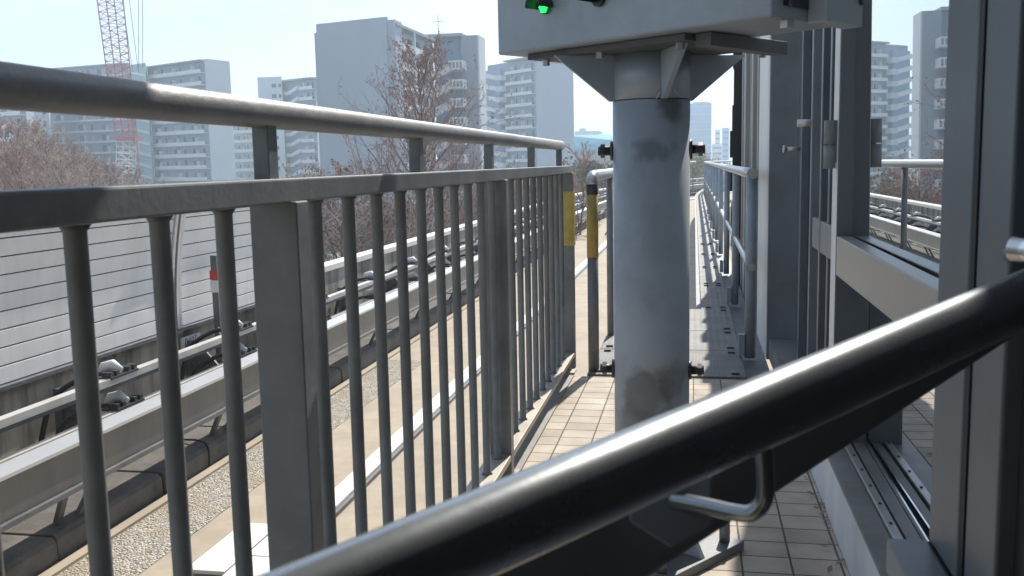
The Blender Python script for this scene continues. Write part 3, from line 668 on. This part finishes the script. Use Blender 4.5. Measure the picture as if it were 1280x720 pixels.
# ------------------------------------------------------------------ distant buildings
ZG = -10.0
MESHC = {}
def fp(u, v, D): return at(u, v, D)
class Bld:
    def __init__(s, name, label, A, B, Cc, ztop, wall='b_pale', end='b_white', zb=ZG):
        """A-B the storeyed facade, B-C the end wall (plan points)"""
        s.A, s.B, s.C = [Vector((p.x, p.y, 0)) for p in (A, B, Cc)]
        s.zt = ztop; s.zb = zb
        s.t = thing(name, (s.B.x, s.B.y, zb), label, 'building')
        D = s.A + s.C - s.B
        m = MB(); m.prism([(p.x, p.y, zb) for p in (s.A, s.B, s.C, D)], (0, 0, ztop - zb)); s.wall = m.done('wall', wall, s.t)
        s.D = D
        s.ax = (s.B - s.A); s.ln = s.ax.length; s.ax.normalize()
        s.nr = Vector((s.ax.y, -s.ax.x, 0))
        if s.nr.dot(s.C - s.B) > 0: s.nr = -s.nr
        if end:
            e = s.C - s.B; en = Vector((e.y, -e.x, 0)).normalized()
            if en.dot(s.A - s.B) > 0: en = -en
            m = MB(); m.prism([(p.x, p.y, zb + .1) for p in (s.B, s.C, s.C + en * .25, s.B + en * .25)], (0, 0, ztop - zb + .5)); m.done('end_wall', end, s.t)
    def bx(s, name, mt, a0, a1, n0, n1, z0, z1, parent=None):
        """box along the facade (a), out of it (n)"""
        m = MB(); o = s.A + s.ax * a0 + s.nr * n0
        m.obox((o.x, o.y, z0), s.ax * (a1 - a0), s.nr * (n1 - n0), (0, 0, z1 - z0)); return m.done(name, mt, parent or s.t)
    def floors(s, h, n, z_first, a0, a1, par='b_parapet', nwin=5, recess=True, dep=1.3, pw=.95, win='b_window'):
        for i in range(n):
            z = z_first - i * h
            if z < s.zb: break
            b = s.bx('balcony', par, a0, a1, dep - .12, dep, z, z + pw); s.bx('slab', par, a0, a1, .02, dep - .14, z, z + .18, b)
            if h - pw > .5:
                for k in range(nwin):
                    c = a0 + (a1 - a0) * (k + .5) / nwin; w = (a1 - a0) / nwin * (.22 if k % 2 else .38)
                    s.bx('window' if k % 2 == 0 else 'door', rnd.choice([win, win, win, 'b_shade', 'b_curtain']), c - w / 2, c + w / 2, .02, .07, z + .2, z + 2.2)
            for k in range(1, nwin, 2):
                c = a0 + (a1 - a0) * (k + .02) / nwin; s.bx('partition', par, c - .06, c + .06, .08, dep - .15, z + .2, z + 2.0)
        s.bx('roof', 'b_roof', a0 - .3, a1 + .2, -.6, dep + .2, s.zt, s.zt + .35)
def P2(u, D, v=None): return at(u, 200, D)
def ztop(u, v, D): return at(u, v, D).z

# B1: long corridor block behind the crane
b = Bld('apartment_block', 'long pale corridor block behind the crane with a white blank right end', P2(192, 236), P2(263, 225), P2(293, 233), ztop(263, 76, 225), 'b_recess', 'b_white')
b.floors(2.95, 13, b.zt - 2.9, .5, b.ln - .2, 'b_parapet', 6)
a1 = b
b2 = Bld('apartment_block', 'corridor block wing left of the crane with thin white floor lines', P2(70, 246), P2(168, 240), P2(192, 252), ztop(168, 80, 240), 'b_recess', None)
b2.floors(2.95, 13, b2.zt - 2.9, .2, b2.ln, 'b_parapet', 7, pw=.5)
b3 = Bld('stair_tower', 'teal glass stair tower with sloping rails between the corridor block wings', P2(172, 234), P2(190, 231), P2(193, 240), ztop(190, 78, 231), 'b_greenrail', None)
for i in range(12):
    z = b3.zt - 2.9 - i * 2.95
    m = MB(); o = b3.A + b3.nr * .1; m.hexa([(o.x, o.y, z + .6), tuple(b3.B + b3.nr * .1 + Vector((0, 0, z - .6))), tuple(b3.B + b3.nr * .4 + Vector((0, 0, z - .6))), tuple(b3.A + b3.nr * .4 + Vector((0, 0, z + .6))),
        (o.x, o.y, z + 1.2), tuple(b3.B + b3.nr * .1 + Vector((0, 0, z))), tuple(b3.B + b3.nr * .4 + Vector((0, 0, z))), tuple(b3.A + b3.nr * .4 + Vector((0, 0, z + 1.2)))]); m.done('stair_flight', 'b_parapet', b3.t)
# B0
b = Bld('apartment_block', 'grey apartment block with balcony rows at the far left edge', P2(-60, 215), P2(36, 205), P2(46, 215), ztop(30, 112, 205), 'b_grey', 'b_grey')
b.floors(3.0, 9, b.zt - 2.9, .3, b.ln, 'b_parapet', 6)
b = Bld('apartment_block', 'narrow white slab block standing just right of the grey far left block', P2(41, 226), P2(66, 222), P2(70, 240), ztop(50, 108, 222), 'b_white', None)
for k in range(7): b.bx('window', 'b_window', b.ln * .7, b.ln * .85, .02, .08, b.zt - 4 - k * 3, b.zt - 2.6 - k * 3)
# B2 / B3
b = Bld('apartment_block', 'low pale block with cream balcony rows left of the windowed white tower', P2(292, 285), P2(330, 280), P2(338, 290), ztop(310, 142, 280), 'b_cream', None)
b.floors(2.95, 9, b.zt - 2.9, .2, b.ln, 'b_parapet', 7)
b = Bld('apartment_tower', 'slim white tower with one column of small windows beside zigzag stairs', P2(327, 268), P2(357, 268), P2(358, 282), ztop(340, 96, 268), 'b_white', None)
for k in range(9):
    z = b.zt - 3.1 - k * 3.0
    b.bx('window', 'b_window', b.ln * .58, b.ln * .76, .02, .1, z, z + 1.1)
    if k < 2: b.bx('window', 'b_window', b.ln * .86, b.ln * .96, .02, .1, z + .1, z + 1.0)
b = Bld('apartment_block', 'block with zigzag outdoor stairs between the slim white tower and the big blank wall', P2(355, 273), P2(398, 266), P2(404, 276), ztop(380, 100, 268), 'b_grey', None)
b.floors(3.0, 10, b.zt - 2.9, b.ln * .62, b.ln, 'b_parapet', 3)
for i in range(10):
    z = b.zt - 3.0 - i * 3.0; q = b.A + b.ax * b.ln * .34 + b.nr * .2; e = b.A + b.ax * b.ln * .6 + b.nr * .2; th = b.nr * 1.2
    m = MB(); m.hexa([(q.x, q.y, z - .9), tuple(e + Vector((0, 0, z + .4))), tuple(e + th + Vector((0, 0, z + .4))), tuple(q + th + Vector((0, 0, z - .9))), (q.x, q.y, z), tuple(e + Vector((0, 0, z + 1.4))), tuple(e + th + Vector((0, 0, z + 1.4))), tuple(q + th + Vector((0, 0, z)))]); m.done('stair_flight', 'b_parapet', b.t)
    b.bx('landing', 'b_parapet', b.ln * .2, b.ln * .34, .2, 1.5, z - .95, z + .05)
b.bx('roof', 'b_roof', -.4, b.ln, -8, 1.4, b.zt, b.zt + .5)
# B4: big block with a blank wall
t4 = thing('apartment_block', (-50, 140, ZG), 'big pale block with a tall blank wall and balconies behind the bare tree', 'building')
za, zb_ = ztop(400, 27, 144), ztop(490, 21, 140)
pa, pb, pc_ = P2(400, 144), P2(491, 140), P2(545, 163)
m = MB(); pd = pa + pc_ - pb; m.prism([(p.x, p.y, ZG) for p in (pa, pb, pc_, pd)], (0, 0, zb_ - 1.2 - ZG)); m.done('wall', 'b_pale', t4)
e = (pb - pa); e.z = 0; en = Vector((e.y, -e.x, 0)).normalized()
q1 = pa + e * .06
m = MB(); m.prism([(q1.x, q1.y, ZG), (pb.x, pb.y, ZG), tuple(Vector((pb.x, pb.y, ZG)) + en * .5), tuple(Vector((q1.x, q1.y, ZG)) + en * .5)], (0, 0, zb_ - ZG)); m.done('blank_wall', 'b_pale', t4)
f = (pc_ - pb); f.z = 0; fl = f.length; f.normalize(); fn = Vector((f.y, -f.x, 0))
def fb(name, mt, a0, a1, n0, n1, z0, z1, par=None, base=None):
    o = (base or pb) + f * a0 + fn * n0; m = MB(); m.obox((o.x, o.y, z0), f * (a1 - a0), fn * (n1 - n0), (0, 0, z1 - z0)); return m.done(name, mt, par or t4)
for i in range(11):
    z = zb_ - 4.4 - i * 3.0
    bb = fb('balcony', 'b_parapet', 3.5, fl - .5, .95, 1.05, z, z + 1.1); fb('slab', 'b_parapet', 3.5, fl - .5, .02, .94, z, z + .2, bb)
    for k in range(4): fb('window', 'b_window', 5 + k * 4.2, 6.9 + k * 4.2, .02, .1, z + .3, z + 2.3)
fb('wing_wall', 'b_pale', 0, 3.2, .02, 1.1, ZG, zb_ - .4)
fb('roof', 'b_roof', .2, fl + .2, -2, 1.3, zb_ - 1.2, zb_ - .8)
for a in (9, 16): fb('drain_pipe', 'b_parapet', a, a + .25, 1.08, 1.3, ZG, zb_ - 1.2)
# stair core and end wing
s0 = P2(545, 163); s1 = P2(577, 163); zt2 = ztop(560, 47, 163)
m = MB(); m.box(s0.x, s1.x + .5, 164, 170, ZG, zt2); m.done('stair_core', 'b_blue', t4)
m = MB(); m.box(s0.x - 2, s1.x + 1.0, 161.5, 170, zt2, zt2 + .5); m.done('stair_roof', 'b_roof', t4)
w0, w1 = P2(576, 162), P2(600, 162)
w2 = P2(609, 167)
m = MB(); m.box(w0.x + .6, w1.x, 162, 167, ZG, ztop(590, 44, 162)); m.done('end_wing', 'b_grey', t4)
m = MB(); m.box(w1.x + .02, w1.x + .3, 162.02, 167, ZG, ztop(590, 44, 162) - .02); m.done('corner_strip', 'b_white', t4)
for i in range(8):
    z = ztop(580, 88, 161) - i * 3.1
    m = MB(); m.box(w0.x - .9, w0.x + 1.5, 158.8, 161.9, z, z + 1.5); l = m.done('landing', 'b_parapet', t4)
    m = MB()
    for k in range(4): m.box(w0.x - .8 + k * .6, w0.x - .4 + k * .6, 158.76, 158.795, z + .25, z + 1.2)
    m.done('grille', 'b_grey', l)
    x0, x1 = s0.x + .2, w0.x - .92
    m = MB(); m.hexa([(x0, 160, z - 1.7), (x1, 160, z - .1), (x1, 161, z - .1), (x0, 161, z - 1.7), (x0, 160, z - .3), (x1, 160, z + 1.35), (x1, 161, z + 1.35), (x0, 161, z - .3)]); m.done('stair_flight', 'b_parapet', t4)
m = MB(); p = at(548, 44, 165); m.tube([(p.x, p.y, zt2 + .4), (p.x, p.y, zt2 + 4.2)], .06, 6); m.tube([(p.x - 1, p.y, zt2 + 3), (p.x + 1, p.y, zt2 + 3)], .05, 6); m.done('antenna', 'wire', t4)
# B5
b = Bld('apartment_block', 'balconied block with curved stairs and a blank blue white end, right of the big block', P2(612, 265), P2(671, 250), P2(717, 262), ztop(671, 72, 250), 'b_recess', None)
e = b.C - b.B; en = Vector((e.y, -e.x, 0)).normalized()
m = MB(); m.prism([(p.x, p.y, ZG + .1) for p in (b.B, b.C, b.C + en * .3, b.B + en * .3)], (0, 0, ztop(690, 80, 255) - ZG)); m.done('end_wall', 'b_pale', b.t)
b.floors(2.9, 13, b.zt - 3.4, b.ln * .45, b.ln - .1, 'b_parapet', 5, pw=.8)
b.bx('stair_core', 'b_blue', b.ln * .02, b.ln * .34, .03, 1.0, ZG, b.zt - 1.5)
for i in range(12):
    z = b.zt - 4.2 - i * 2.9; q = b.A + b.ax * .5 + b.nr * 1.2; e = b.A + b.ax * b.ln * .36 + b.nr * 1.2; th = b.nr * .9
    m = MB(); m.hexa([(q.x, q.y, z + .9), tuple(e + Vector((0, 0, z - .5))), tuple(e + th + Vector((0, 0, z - .5))), tuple(q + th + Vector((0, 0, z + .9))), (q.x, q.y, z + 2.0), tuple(e + Vector((0, 0, z + .6))), tuple(e + th + Vector((0, 0, z + .6))), tuple(q + th + Vector((0, 0, z + 2.0)))]); m.done('stair_flight', 'b_parapet', b.t)
    b.bx('landing', 'b_white', b.ln * .34, b.ln * .47, 1.1, 2.6, z - .6, z + .75)
# B6 teal hall
t = thing('sports_hall', tuple(Vector((P2(742, 330).x, 330, ZG))), 'wide hall with a teal curved roof between the end wall and the column', 'building')
xa, xb = P2(700, 330).x, P2(767, 330).x
m = MB(); m.box(xa, xb, 332, 370, ZG, ztop(740, 187, 330)); m.done('wall', 'b_pale', t)
z0, z1 = ztop(740, 187, 330), ztop(740, 168, 330)
m = MB(); m.prism([(xa - 1, 328, z0), (xb + 1, 328, z0), (xb - .5, 330, z0 + (z1 - z0) * .6), (xb - 2.5, 334, z1), (xa + 1, 334, z1), (xa - .5, 330, z0 + (z1 - z0) * .6)], (0, 30, 0)); m.done('roof', 'teal_roof', t)
for k in range(9):
    x = xa + 1 + k * 1.95; m = MB(); m.box(x, x + 1.1, 331.9, 331.98, z0 - 1.9, z0 - .5); m.done('window', 'b_window', t)
m = MB(); m.box(xa - 2, xb + 8, 318, 331, ZG, ztop(740, 194, 320)); tag(m.done('brick_building', 'brick'), 'low dull brick building in front of the teal roofed hall', 'building')
m = MB(); x_ = P2(734, 480).x; m.box(x_ - 6, x_ + 6, 480, 500, ZG, ztop(734, 164, 480))
t = thing('white_building', (x_, 480, ZG), 'pale flat roofed building just behind the teal roofed hall', 'building'); m.done('wall', 'b_white', t)
m = MB(); m.box(x_ - 4, x_ - 1, 482, 490, ztop(734, 164, 480), ztop(734, 160, 480)); m.done('roof_hut', 'b_white', t)
# towers at the right
t = thing('glass_tower', (P2(877, 520).x, 520, ZG), 'tall pale blue office tower just right of the column', 'building')
xa, xb = P2(858, 520).x, P2(889, 520).x
m = MB(); m.box(xa, xb, 520, 535, ZG, ztop(877, 129, 520)); m.done('wall', 'tower_blue', t)
m = MB(); m.box(xa + 3, xb - 1, 522, 533, ztop(877, 129, 520), ztop(877, 127, 520)); m.done('roof_hut', 'b_white', t)
for k in range(18):
    z = ztop(877, 134, 520) - k * 4; m = MB(); m.box(xa + .5, xb - .5, 519.9, 519.98, z, z + .8); m.done('floor_band', 'b_pale', t)
for (ua, ub, v, D, lab) in ((890, 903, 180, 600, 'pale mid rise office block beside the tall blue tower'), (894, 900, 162, 640, 'thin pale tower rising behind the mid rise office block'), (903, 911, 160, 560, 'dark blue grey slim tower next to the ribbed wall')):
    xa, xb = P2(ua, D).x, P2(ub, D).x
    t = thing('office_building', ((xa + xb) / 2, D, ZG), lab, 'building')
    m = MB(); m.box(xa, xb, D, D + 12, ZG, ztop(ua, v, D)); m.done('wall', 'tower_blue' if 'dark' in lab else 'b_white', t)
    for k in range(8):
        z = ztop(ua, v, D) - 3 - k * 3.4; m = MB(); m.box(xa + .4, xb - .4, D - .1, D - .02, z, z + 1.2); m.done('window_band', 'b_window', t)

# ------------------------------------------------------------------ crane
t = thing('crawler_crane', (P2(155, 150).x, 150, ZG), 'red lattice boom crane on a white mast leaning up past the corridor block', 'crane')
def lattice(mb, p0, p1, w0, w1, n, r, br):
    p0, p1 = Vector(p0), Vector(p1); ax = (p1 - p0).normalized(); s = ax.cross(Vector((0, 1, 0))).normalized(); q = s.cross(ax).normalized()
    # turned 30 degrees about the axis
    ca, sa = math.cos(R(30)), math.sin(R(30)); s, q = s * ca + q * sa, q * ca - s * sa
    cor = [(1, 1), (1, -1), (-1, -1), (-1, 1)]
    pt = lambda i, k: p0 + (p1 - p0) * (i / n) + (s * cor[k][0] + q * cor[k][1]) * (w0 + (w1 - w0) * i / n) * .5
    for k in range(4): mb.tube([pt(0, k), pt(n, k)], r, 5, False)
    for i in range(n):
        for k in range(4):
            a, b_ = (k, (k + 1) % 4) if i % 2 else ((k + 1) % 4, k)
            mb.tube([pt(i, a), pt(i + 1, b_)], br, 4, False); mb.tube([pt(i, k), pt(i, (k + 1) % 4)], br, 4, False)
pf, pm, ptp = at(156, 230, 150), at(158, 176, 150), at(158, 172, 150)
m = MB(); lattice(m, (at(156, 300, 150)), pm, 2.3, 2.3, 16, .09, .05); m.done('mast', 'crane_white', t)
m = MB(); lattice(m, ptp, at(133, -40, 150), 2.5, 3.1, 24, .10, .05); m.done('boom', 'crane_red', t)
m = MB(); m.box(pm.x - 1.3, pm.x + 2.2, 149, 151, pm.z, pm.z + .6); m.tube([(pm.x + 2, 150, pm.z), (pm.x + 2, 150, pm.z - 6)], .12, 6); m.done('machine_deck', 'crane_red', t)
for a, b_, mt in (((158, -30), (173, 90), 0), ((150, -20), (166, 90), 0), ((173, -30), (173.5, 84), 0), ((178, -30), (178.5, 84), 0)):
    m = MB(); m.tube([at(*a, 150), at(*b_, 150)], .05, 5); m.done('pendant_rope', 'wire', t)

# ------------------------------------------------------------------ trees
def bare_tree(name, seed, height, spread, nb, ntw, upright, twig_mat, leaf_mat, nleaf, leaf_from=0.0, trunk_r=.16, first=.12, label='', group=None, depth=2, leaf_s=.06, tw=.007):
    r = random.Random(seed)
    t = thing(name, (0, 0, 0), label, 'tree', group)
    m = MB(); n = 10
    path = [Vector((r.uniform(-.06, .06) * (i > 0), r.uniform(-.06, .06) * (i > 0), height * i / n)) for i in range(n + 1)]
    m.tube(path, [trunk_r * (1 - .93 * i / n) + .006 for i in range(n + 1)], 8); m.done('trunk', 'bark', t)
    br = MB(); tw_ = MB(); lf = MB()
    def tpt(f):
        k = min(n - 1, int(f * n)); return path[k].lerp(path[k + 1], f * n - k)
    def twig(p, d, ln, rad, lvl):
        pts = [p]; dd = d.copy()
        ns = 4
        for i in range(ns):
            dd = (dd + Vector((r.gauss(0, .13), r.gauss(0, .13), r.gauss(.06, .1)))).normalized(); pts.append(pts[-1] + dd * ln / ns)
        (br if lvl == 0 else tw_).tube(pts, [rad * (1 - .8 * i / ns) + .002 for i in range(ns + 1)], 5 if lvl == 0 else 3, False, False)
        if lvl < depth:
            k = ntw if lvl == 0 else max(3, int(ntw * .45))
            for j in range(k):
                f = r.uniform(.2, 1); i = min(ns - 1, int(f * ns)); q = pts[i].lerp(pts[i + 1], f * ns - i)
                ax = (pts[i + 1] - pts[i]).normalized(); side = ax.cross(Vector((r.gauss(0, 1), r.gauss(0, 1), r.gauss(0, 1)))).normalized()
                twig(q, (ax * .75 + side * r.uniform(.45, .9) + Vector((0, 0, .12))).normalized(), ln * r.uniform(.22, .42), max(rad * .42, tw), lvl + 1)
        if nleaf and lvl == depth:
            for j in range(nleaf):
                if p.z < leaf_from * height: continue
                q = r.choice(pts[1:]) + Vector((r.gauss(0, .05), r.gauss(0, .05), r.gauss(-.02, .05)))
                a = Vector((r.gauss(0, 1), r.gauss(0, 1), r.gauss(0, 1))).normalized(); b = a.cross(Vector((r.gauss(0, 1), r.gauss(0, 1), r.gauss(0, 1)))).normalized()
                s = leaf_s * r.uniform(.5, 1.3); v = [lf.bm.verts.new(q + a * s), lf.bm.verts.new(q + b * s * .5), lf.bm.verts.new(q - a * s), lf.bm.verts.new(q - b * s * .5)]; lf.bm.faces.new(v)
    for i in range(nb):
        f = first + (1 - first) * (i + r.random()) / nb; f = min(f, .985)
        prof = spread * (1.02 - f) ** .75 * r.uniform(.75, 1.1) + .25
        a = i * 2.4 + r.uniform(-.5, .5); d = Vector((math.cos(a), math.sin(a), upright + .5 * f)).normalized()
        twig(tpt(f), d, prof / max(.35, (1 - d.z * .6)), trunk_r * .3 * (1.05 - f) + .012, 0)
    br.done('branches', 'bark' if twig_mat != 'twig_red' else 'bark', t); tw_.done('twigs', twig_mat, t)
    if nleaf: lf.done('leaves', leaf_mat, t)
    else: lf.bm.free()
    return t
def put(t, u, D, zbase=ZG, rz=0, sc=1.0):
    p = P2(u, D); t.location = (p.x, D, zbase); t.rotation_euler = (0, 0, rz); t.scale = (sc, sc, sc)
# main tree
mt_ = bare_tree('metasequoia_tree', 11, 16.0, 4.4, 95, 9, .75, 'twig_red', 'leaf_brown', 2, .45, .17, .2, 'tall bare tree with ascending branches and brown seed clusters before the big block', None, 2, .05)
put(mt_, 528, 31.5, -10.0); 
top = at(512, 78, 31.5).z; mt_.scale = ((top + 10) / 16.0,) * 3
t2_ = bare_tree('broad_bare_tree', 12, 10.2, 4.4, 60, 10, .55, 'twig_red', 'leaf_brown', 1, .3, .15, .25, 'broad low bare reddish tree right of the tall bare tree', None, 2, .05)
put(t2_, 628, 38, -10.0, 1.0, 1.0)
t3_ = bare_tree('broad_bare_tree', 13, 10.2, 4.4, 70, 12, .6, 'twig_pale', 'leaf_brown', 2, .2, .15, .25, 'bare tree with pale twigs low behind the railing bars, left of the tall bare tree', None, 2, .05)
put(t3_, 425, 27, -10.0, .3, 1.03)
# reddish thicket at left: trees one can tell apart only as copies
proto = bare_tree('bare_tree', 21, 12.2, 3.4, 48, 11, .9, 'twig_pale', 'leaf_brown', 1, .4, .14, .3, 'bare reddish brown winter tree in the thicket at the far left', 'bare trees at the far left', 2, .06, .011)
proto2 = bare_tree('bare_tree', 22, 12.2, 3.0, 48, 11, 1.2, 'twig_red', 'leaf_brown', 1, .4, .14, .3, 'bare reddish brown winter tree in the thicket at the far left', 'bare trees at the far left', 2, .06, .011)
spots = [(8, 52, 1.12, 0), (34, 58, 1.14, 1), (60, 50, 1.04, 0), (88, 56, 1.02, 1), (112, 50, .94, 0), (136, 54, .91, 1), (-18, 48, 1.12, 1), (24, 44, .98, 1), (74, 43, .93, 0), (165, 60, .88, 0), (48, 66, 1.18, 0), (104, 66, .98, 0)]
seen = set()
for i, (u, D, sc, k) in enumerate(spots):
    src = (proto, proto2)[k]; o = src if k not in seen else copy_tree(src); seen.add(k)
    put(o, u, D, ZG, i * 1.7, sc)
# little sapling at the end of the railing
s_ = bare_tree('sapling', 31, 9.2, 1.3, 34, 9, .9, 'twig_red', 'leaf_brown', 0, 0, .07, .3, 'slender bare sapling at the end of the railing near the yellow post', None, 2)
put(s_, 727, 30, -10, 0, 1.24)

def leafy(name, seed, h, w, n, mats, label, group=None):
    r = random.Random(seed); t = thing(name, (0, 0, 0), label, 'tree', group)
    m = MB(); m.tube([(0, 0, 0), (.1, 0, h * .35), (0, .1, h * .8)], [.22, .17, .05], 8)
    for k in range(7):
        a = k * 2.4; z = h * (.3 + .07 * k); m.tube([(0, 0, z), (math.cos(a) * w * .45, math.sin(a) * w * .45, z + h * .18)], [.08, .02], 5)
    m.done('trunk', 'bark', t)
    cl = [(Vector((r.gauss(0, w * .26), r.gauss(0, w * .26), h * r.uniform(.4, .92))), r.uniform(.12, .26) * w) for _ in range(26)]
    for j, mt in enumerate(mats):
        lf = MB()
        for i in range(n // len(mats)):
            c, rad = cl[(i * 7 + j) % len(cl)] if r.random() < .85 else r.choice(cl)
            d = Vector((r.gauss(0, 1), r.gauss(0, 1), r.gauss(0, .8))); q = c + d.normalized() * rad * r.random() ** .4
            a = Vector((r.gauss(0, 1), r.gauss(0, 1), r.gauss(0, 1))).normalized(); b = a.orthogonal().normalized(); s = r.uniform(.08, .22)
            lf.bm.faces.new([lf.bm.verts.new(q + a * s), lf.bm.verts.new(q + b * s * .6), lf.bm.verts.new(q - a * s), lf.bm.verts.new(q - b * s * .6)])
        lf.done('crown', mt, t)
    return t
specs = [(740, 110, 11.8, 6.5, ('leaf_olive', 'leaf_brown'), 'olive brown tree between the white end wall and the column'),
         (757, 95, 11.6, 6, ('leaf_olive', 'leaf_green'), 'greener bushy tree close to the left edge of the column'),
         (722, 125, 11.6, 6, ('leaf_brown', 'leaf_olive'), 'brownish tree below the blue white end wall'),
         (735, 60, 10.4, 4, ('leaf_yellow', 'leaf_olive'), 'yellow leaved low shrub tree beyond the yellow post'),
         (716, 64, 10.3, 4, ('leaf_yellow', 'leaf_green'), 'yellow green low tree at the end of the left railing'),
         (872, 130, 12.6, 9, ('leaf_olive', 'leaf_yellow'), 'olive tree right of the column, left one of the pair below the blue tower'),
         (896, 140, 12.2, 9, ('leaf_olive', 'leaf_green'), 'olive green tree against the ribbed wall below the slim towers'),
         (655, 80, 9.8, 6, ('leaf_olive', 'leaf_brown'), 'dull olive tree behind the railing bars in front of the balconied block'),
         (590, 90, 9.4, 7, ('leaf_brown', 'leaf_olive'), 'brown leaved tree behind the railing bars below the big block'),
         (480, 75, 8.6, 6, ('leaf_olive', 'leaf_green'), 'dark olive tree low behind the bars at the foot of the blank wall')]
for i, (u, D, h, w, mats, lab) in enumerate(specs):
    put(leafy('leafy_tree', 50 + i, h, w, 5200, mats, lab), u, D, ZG)
m = MB()
r = random.Random(5)
for i in range(900):
    x = r.uniform(-120, 60); y = r.uniform(150, 215); h = r.uniform(1, 4); s = r.uniform(1.2, 3)
    for k in range(8):
        a = Vector((r.gauss(0, 1), r.gauss(0, 1), r.gauss(0, 1))).normalized() * .8; b = a.orthogonal().normalized() * .5; q = Vector((x + r.gauss(0, s * .4), y + r.gauss(0, s * .4), ZG + h * r.random()))
        m.bm.faces.new([m.bm.verts.new(q + a), m.bm.verts.new(q + b), m.bm.verts.new(q - a), m.bm.verts.new(q - b)])
tag(m.done('undergrowth', 'leaf_olive'), kind='stuff')

# ------------------------------------------------------------------ haze
HZ = bpy.data.materials.new('haze'); HZ.use_nodes = True; nt = HZ.node_tree
nt.nodes.remove(nt.nodes['Principled BSDF']); pv = nt.nodes.new('ShaderNodeVolumePrincipled')
pv.inputs['Color'].default_value = (.74, .87, 1, 1); pv.inputs['Density'].default_value = .0011; pv.inputs['Anisotropy'].default_value = .25
nt.links.new(pv.outputs['Volume'], nt.nodes['Material Output'].inputs['Volume'])
m = MB(); m.box(-1600, 1600, -80, 2700, -11.5, 90); o = tag(m.done('haze', HZ), kind='stuff')

tag(LEAFBED.done('fallen_leaves', 'leaf_brown'), kind='stuff')
# ------------------------------------------------------------------ light
SUN_AZ, SUN_EL = R(9), R(43)           # azimuth from +Y towards +X
W = bpy.data.worlds.new('World'); S.world = W; W.use_nodes = True; nt = W.node_tree; N = nt.nodes; L = nt.links
bg = N['Background']; sky = N.new('ShaderNodeTexSky'); sky.sky_type = 'NISHITA'; sky.sun_disc = False
sky.sun_elevation = SUN_EL; sky.sun_rotation = SUN_AZ; sky.air_density = 1.0; sky.dust_density = .4; sky.ozone_density = 1.2
# thin high cloud veil
tc = N.new('ShaderNodeTexCoord'); mp = N.new('ShaderNodeMapping'); mp.inputs['Scale'].default_value = (1.2, 1.2, 5)
L.new(tc.outputs['Generated'], mp.inputs['Vector'])
nz = N.new('ShaderNodeTexNoise'); nz.inputs['Scale'].default_value = 2.2; nz.inputs['Detail'].default_value = 7; nz.inputs['Roughness'].default_value = .55
L.new(mp.outputs['Vector'], nz.inputs['Vector'])
rp = N.new('ShaderNodeValToRGB'); rp.color_ramp.elements[0].position = .44; rp.color_ramp.elements[1].position = .68
rp.color_ramp.elements[0].color = (0, 0, 0, 1); rp.color_ramp.elements[1].color = (.75, .75, .75, 1); L.new(nz.outputs['Fac'], rp.inputs['Fac'])
mx = N.new('ShaderNodeMix'); mx.data_type = 'RGBA'; L.new(rp.outputs['Color'], mx.inputs['Factor']); L.new(sky.outputs['Color'], mx.inputs['A']); mx.inputs['B'].default_value = (7.4, 7.9, 8.3, 1)
L.new(mx.outputs['Result'], bg.inputs['Color']); bg.inputs['Strength'].default_value = .08
sl = bpy.data.lights.new('sun', 'SUN'); sl.energy = 3.3; sl.angle = R(.53); sl.color = (1, .94, .85)
so = bpy.data.objects.new('sun', sl); COL.objects.link(so)
sd = Vector((math.sin(SUN_AZ) * math.cos(SUN_EL), math.cos(SUN_AZ) * math.cos(SUN_EL), math.sin(SUN_EL)))
so.rotation_euler = (-sd).to_track_quat('-Z', 'Y').to_euler(); so.location = (0, 0, 40)
S.view_settings.view_transform = 'Standard'; S.view_settings.look = 'None'; S.view_settings.exposure = 1.0; S.view_settings.gamma = 1
S.render.engine = 'CYCLES'
cy = S.cycles; cy.use_denoising = True; cy.max_bounces = 8; cy.diffuse_bounces = 4; cy.glossy_bounces = 4; cy.volume_bounces = 1; cy.transparent_max_bounces = 8
cy.sample_clamp_indirect = 8
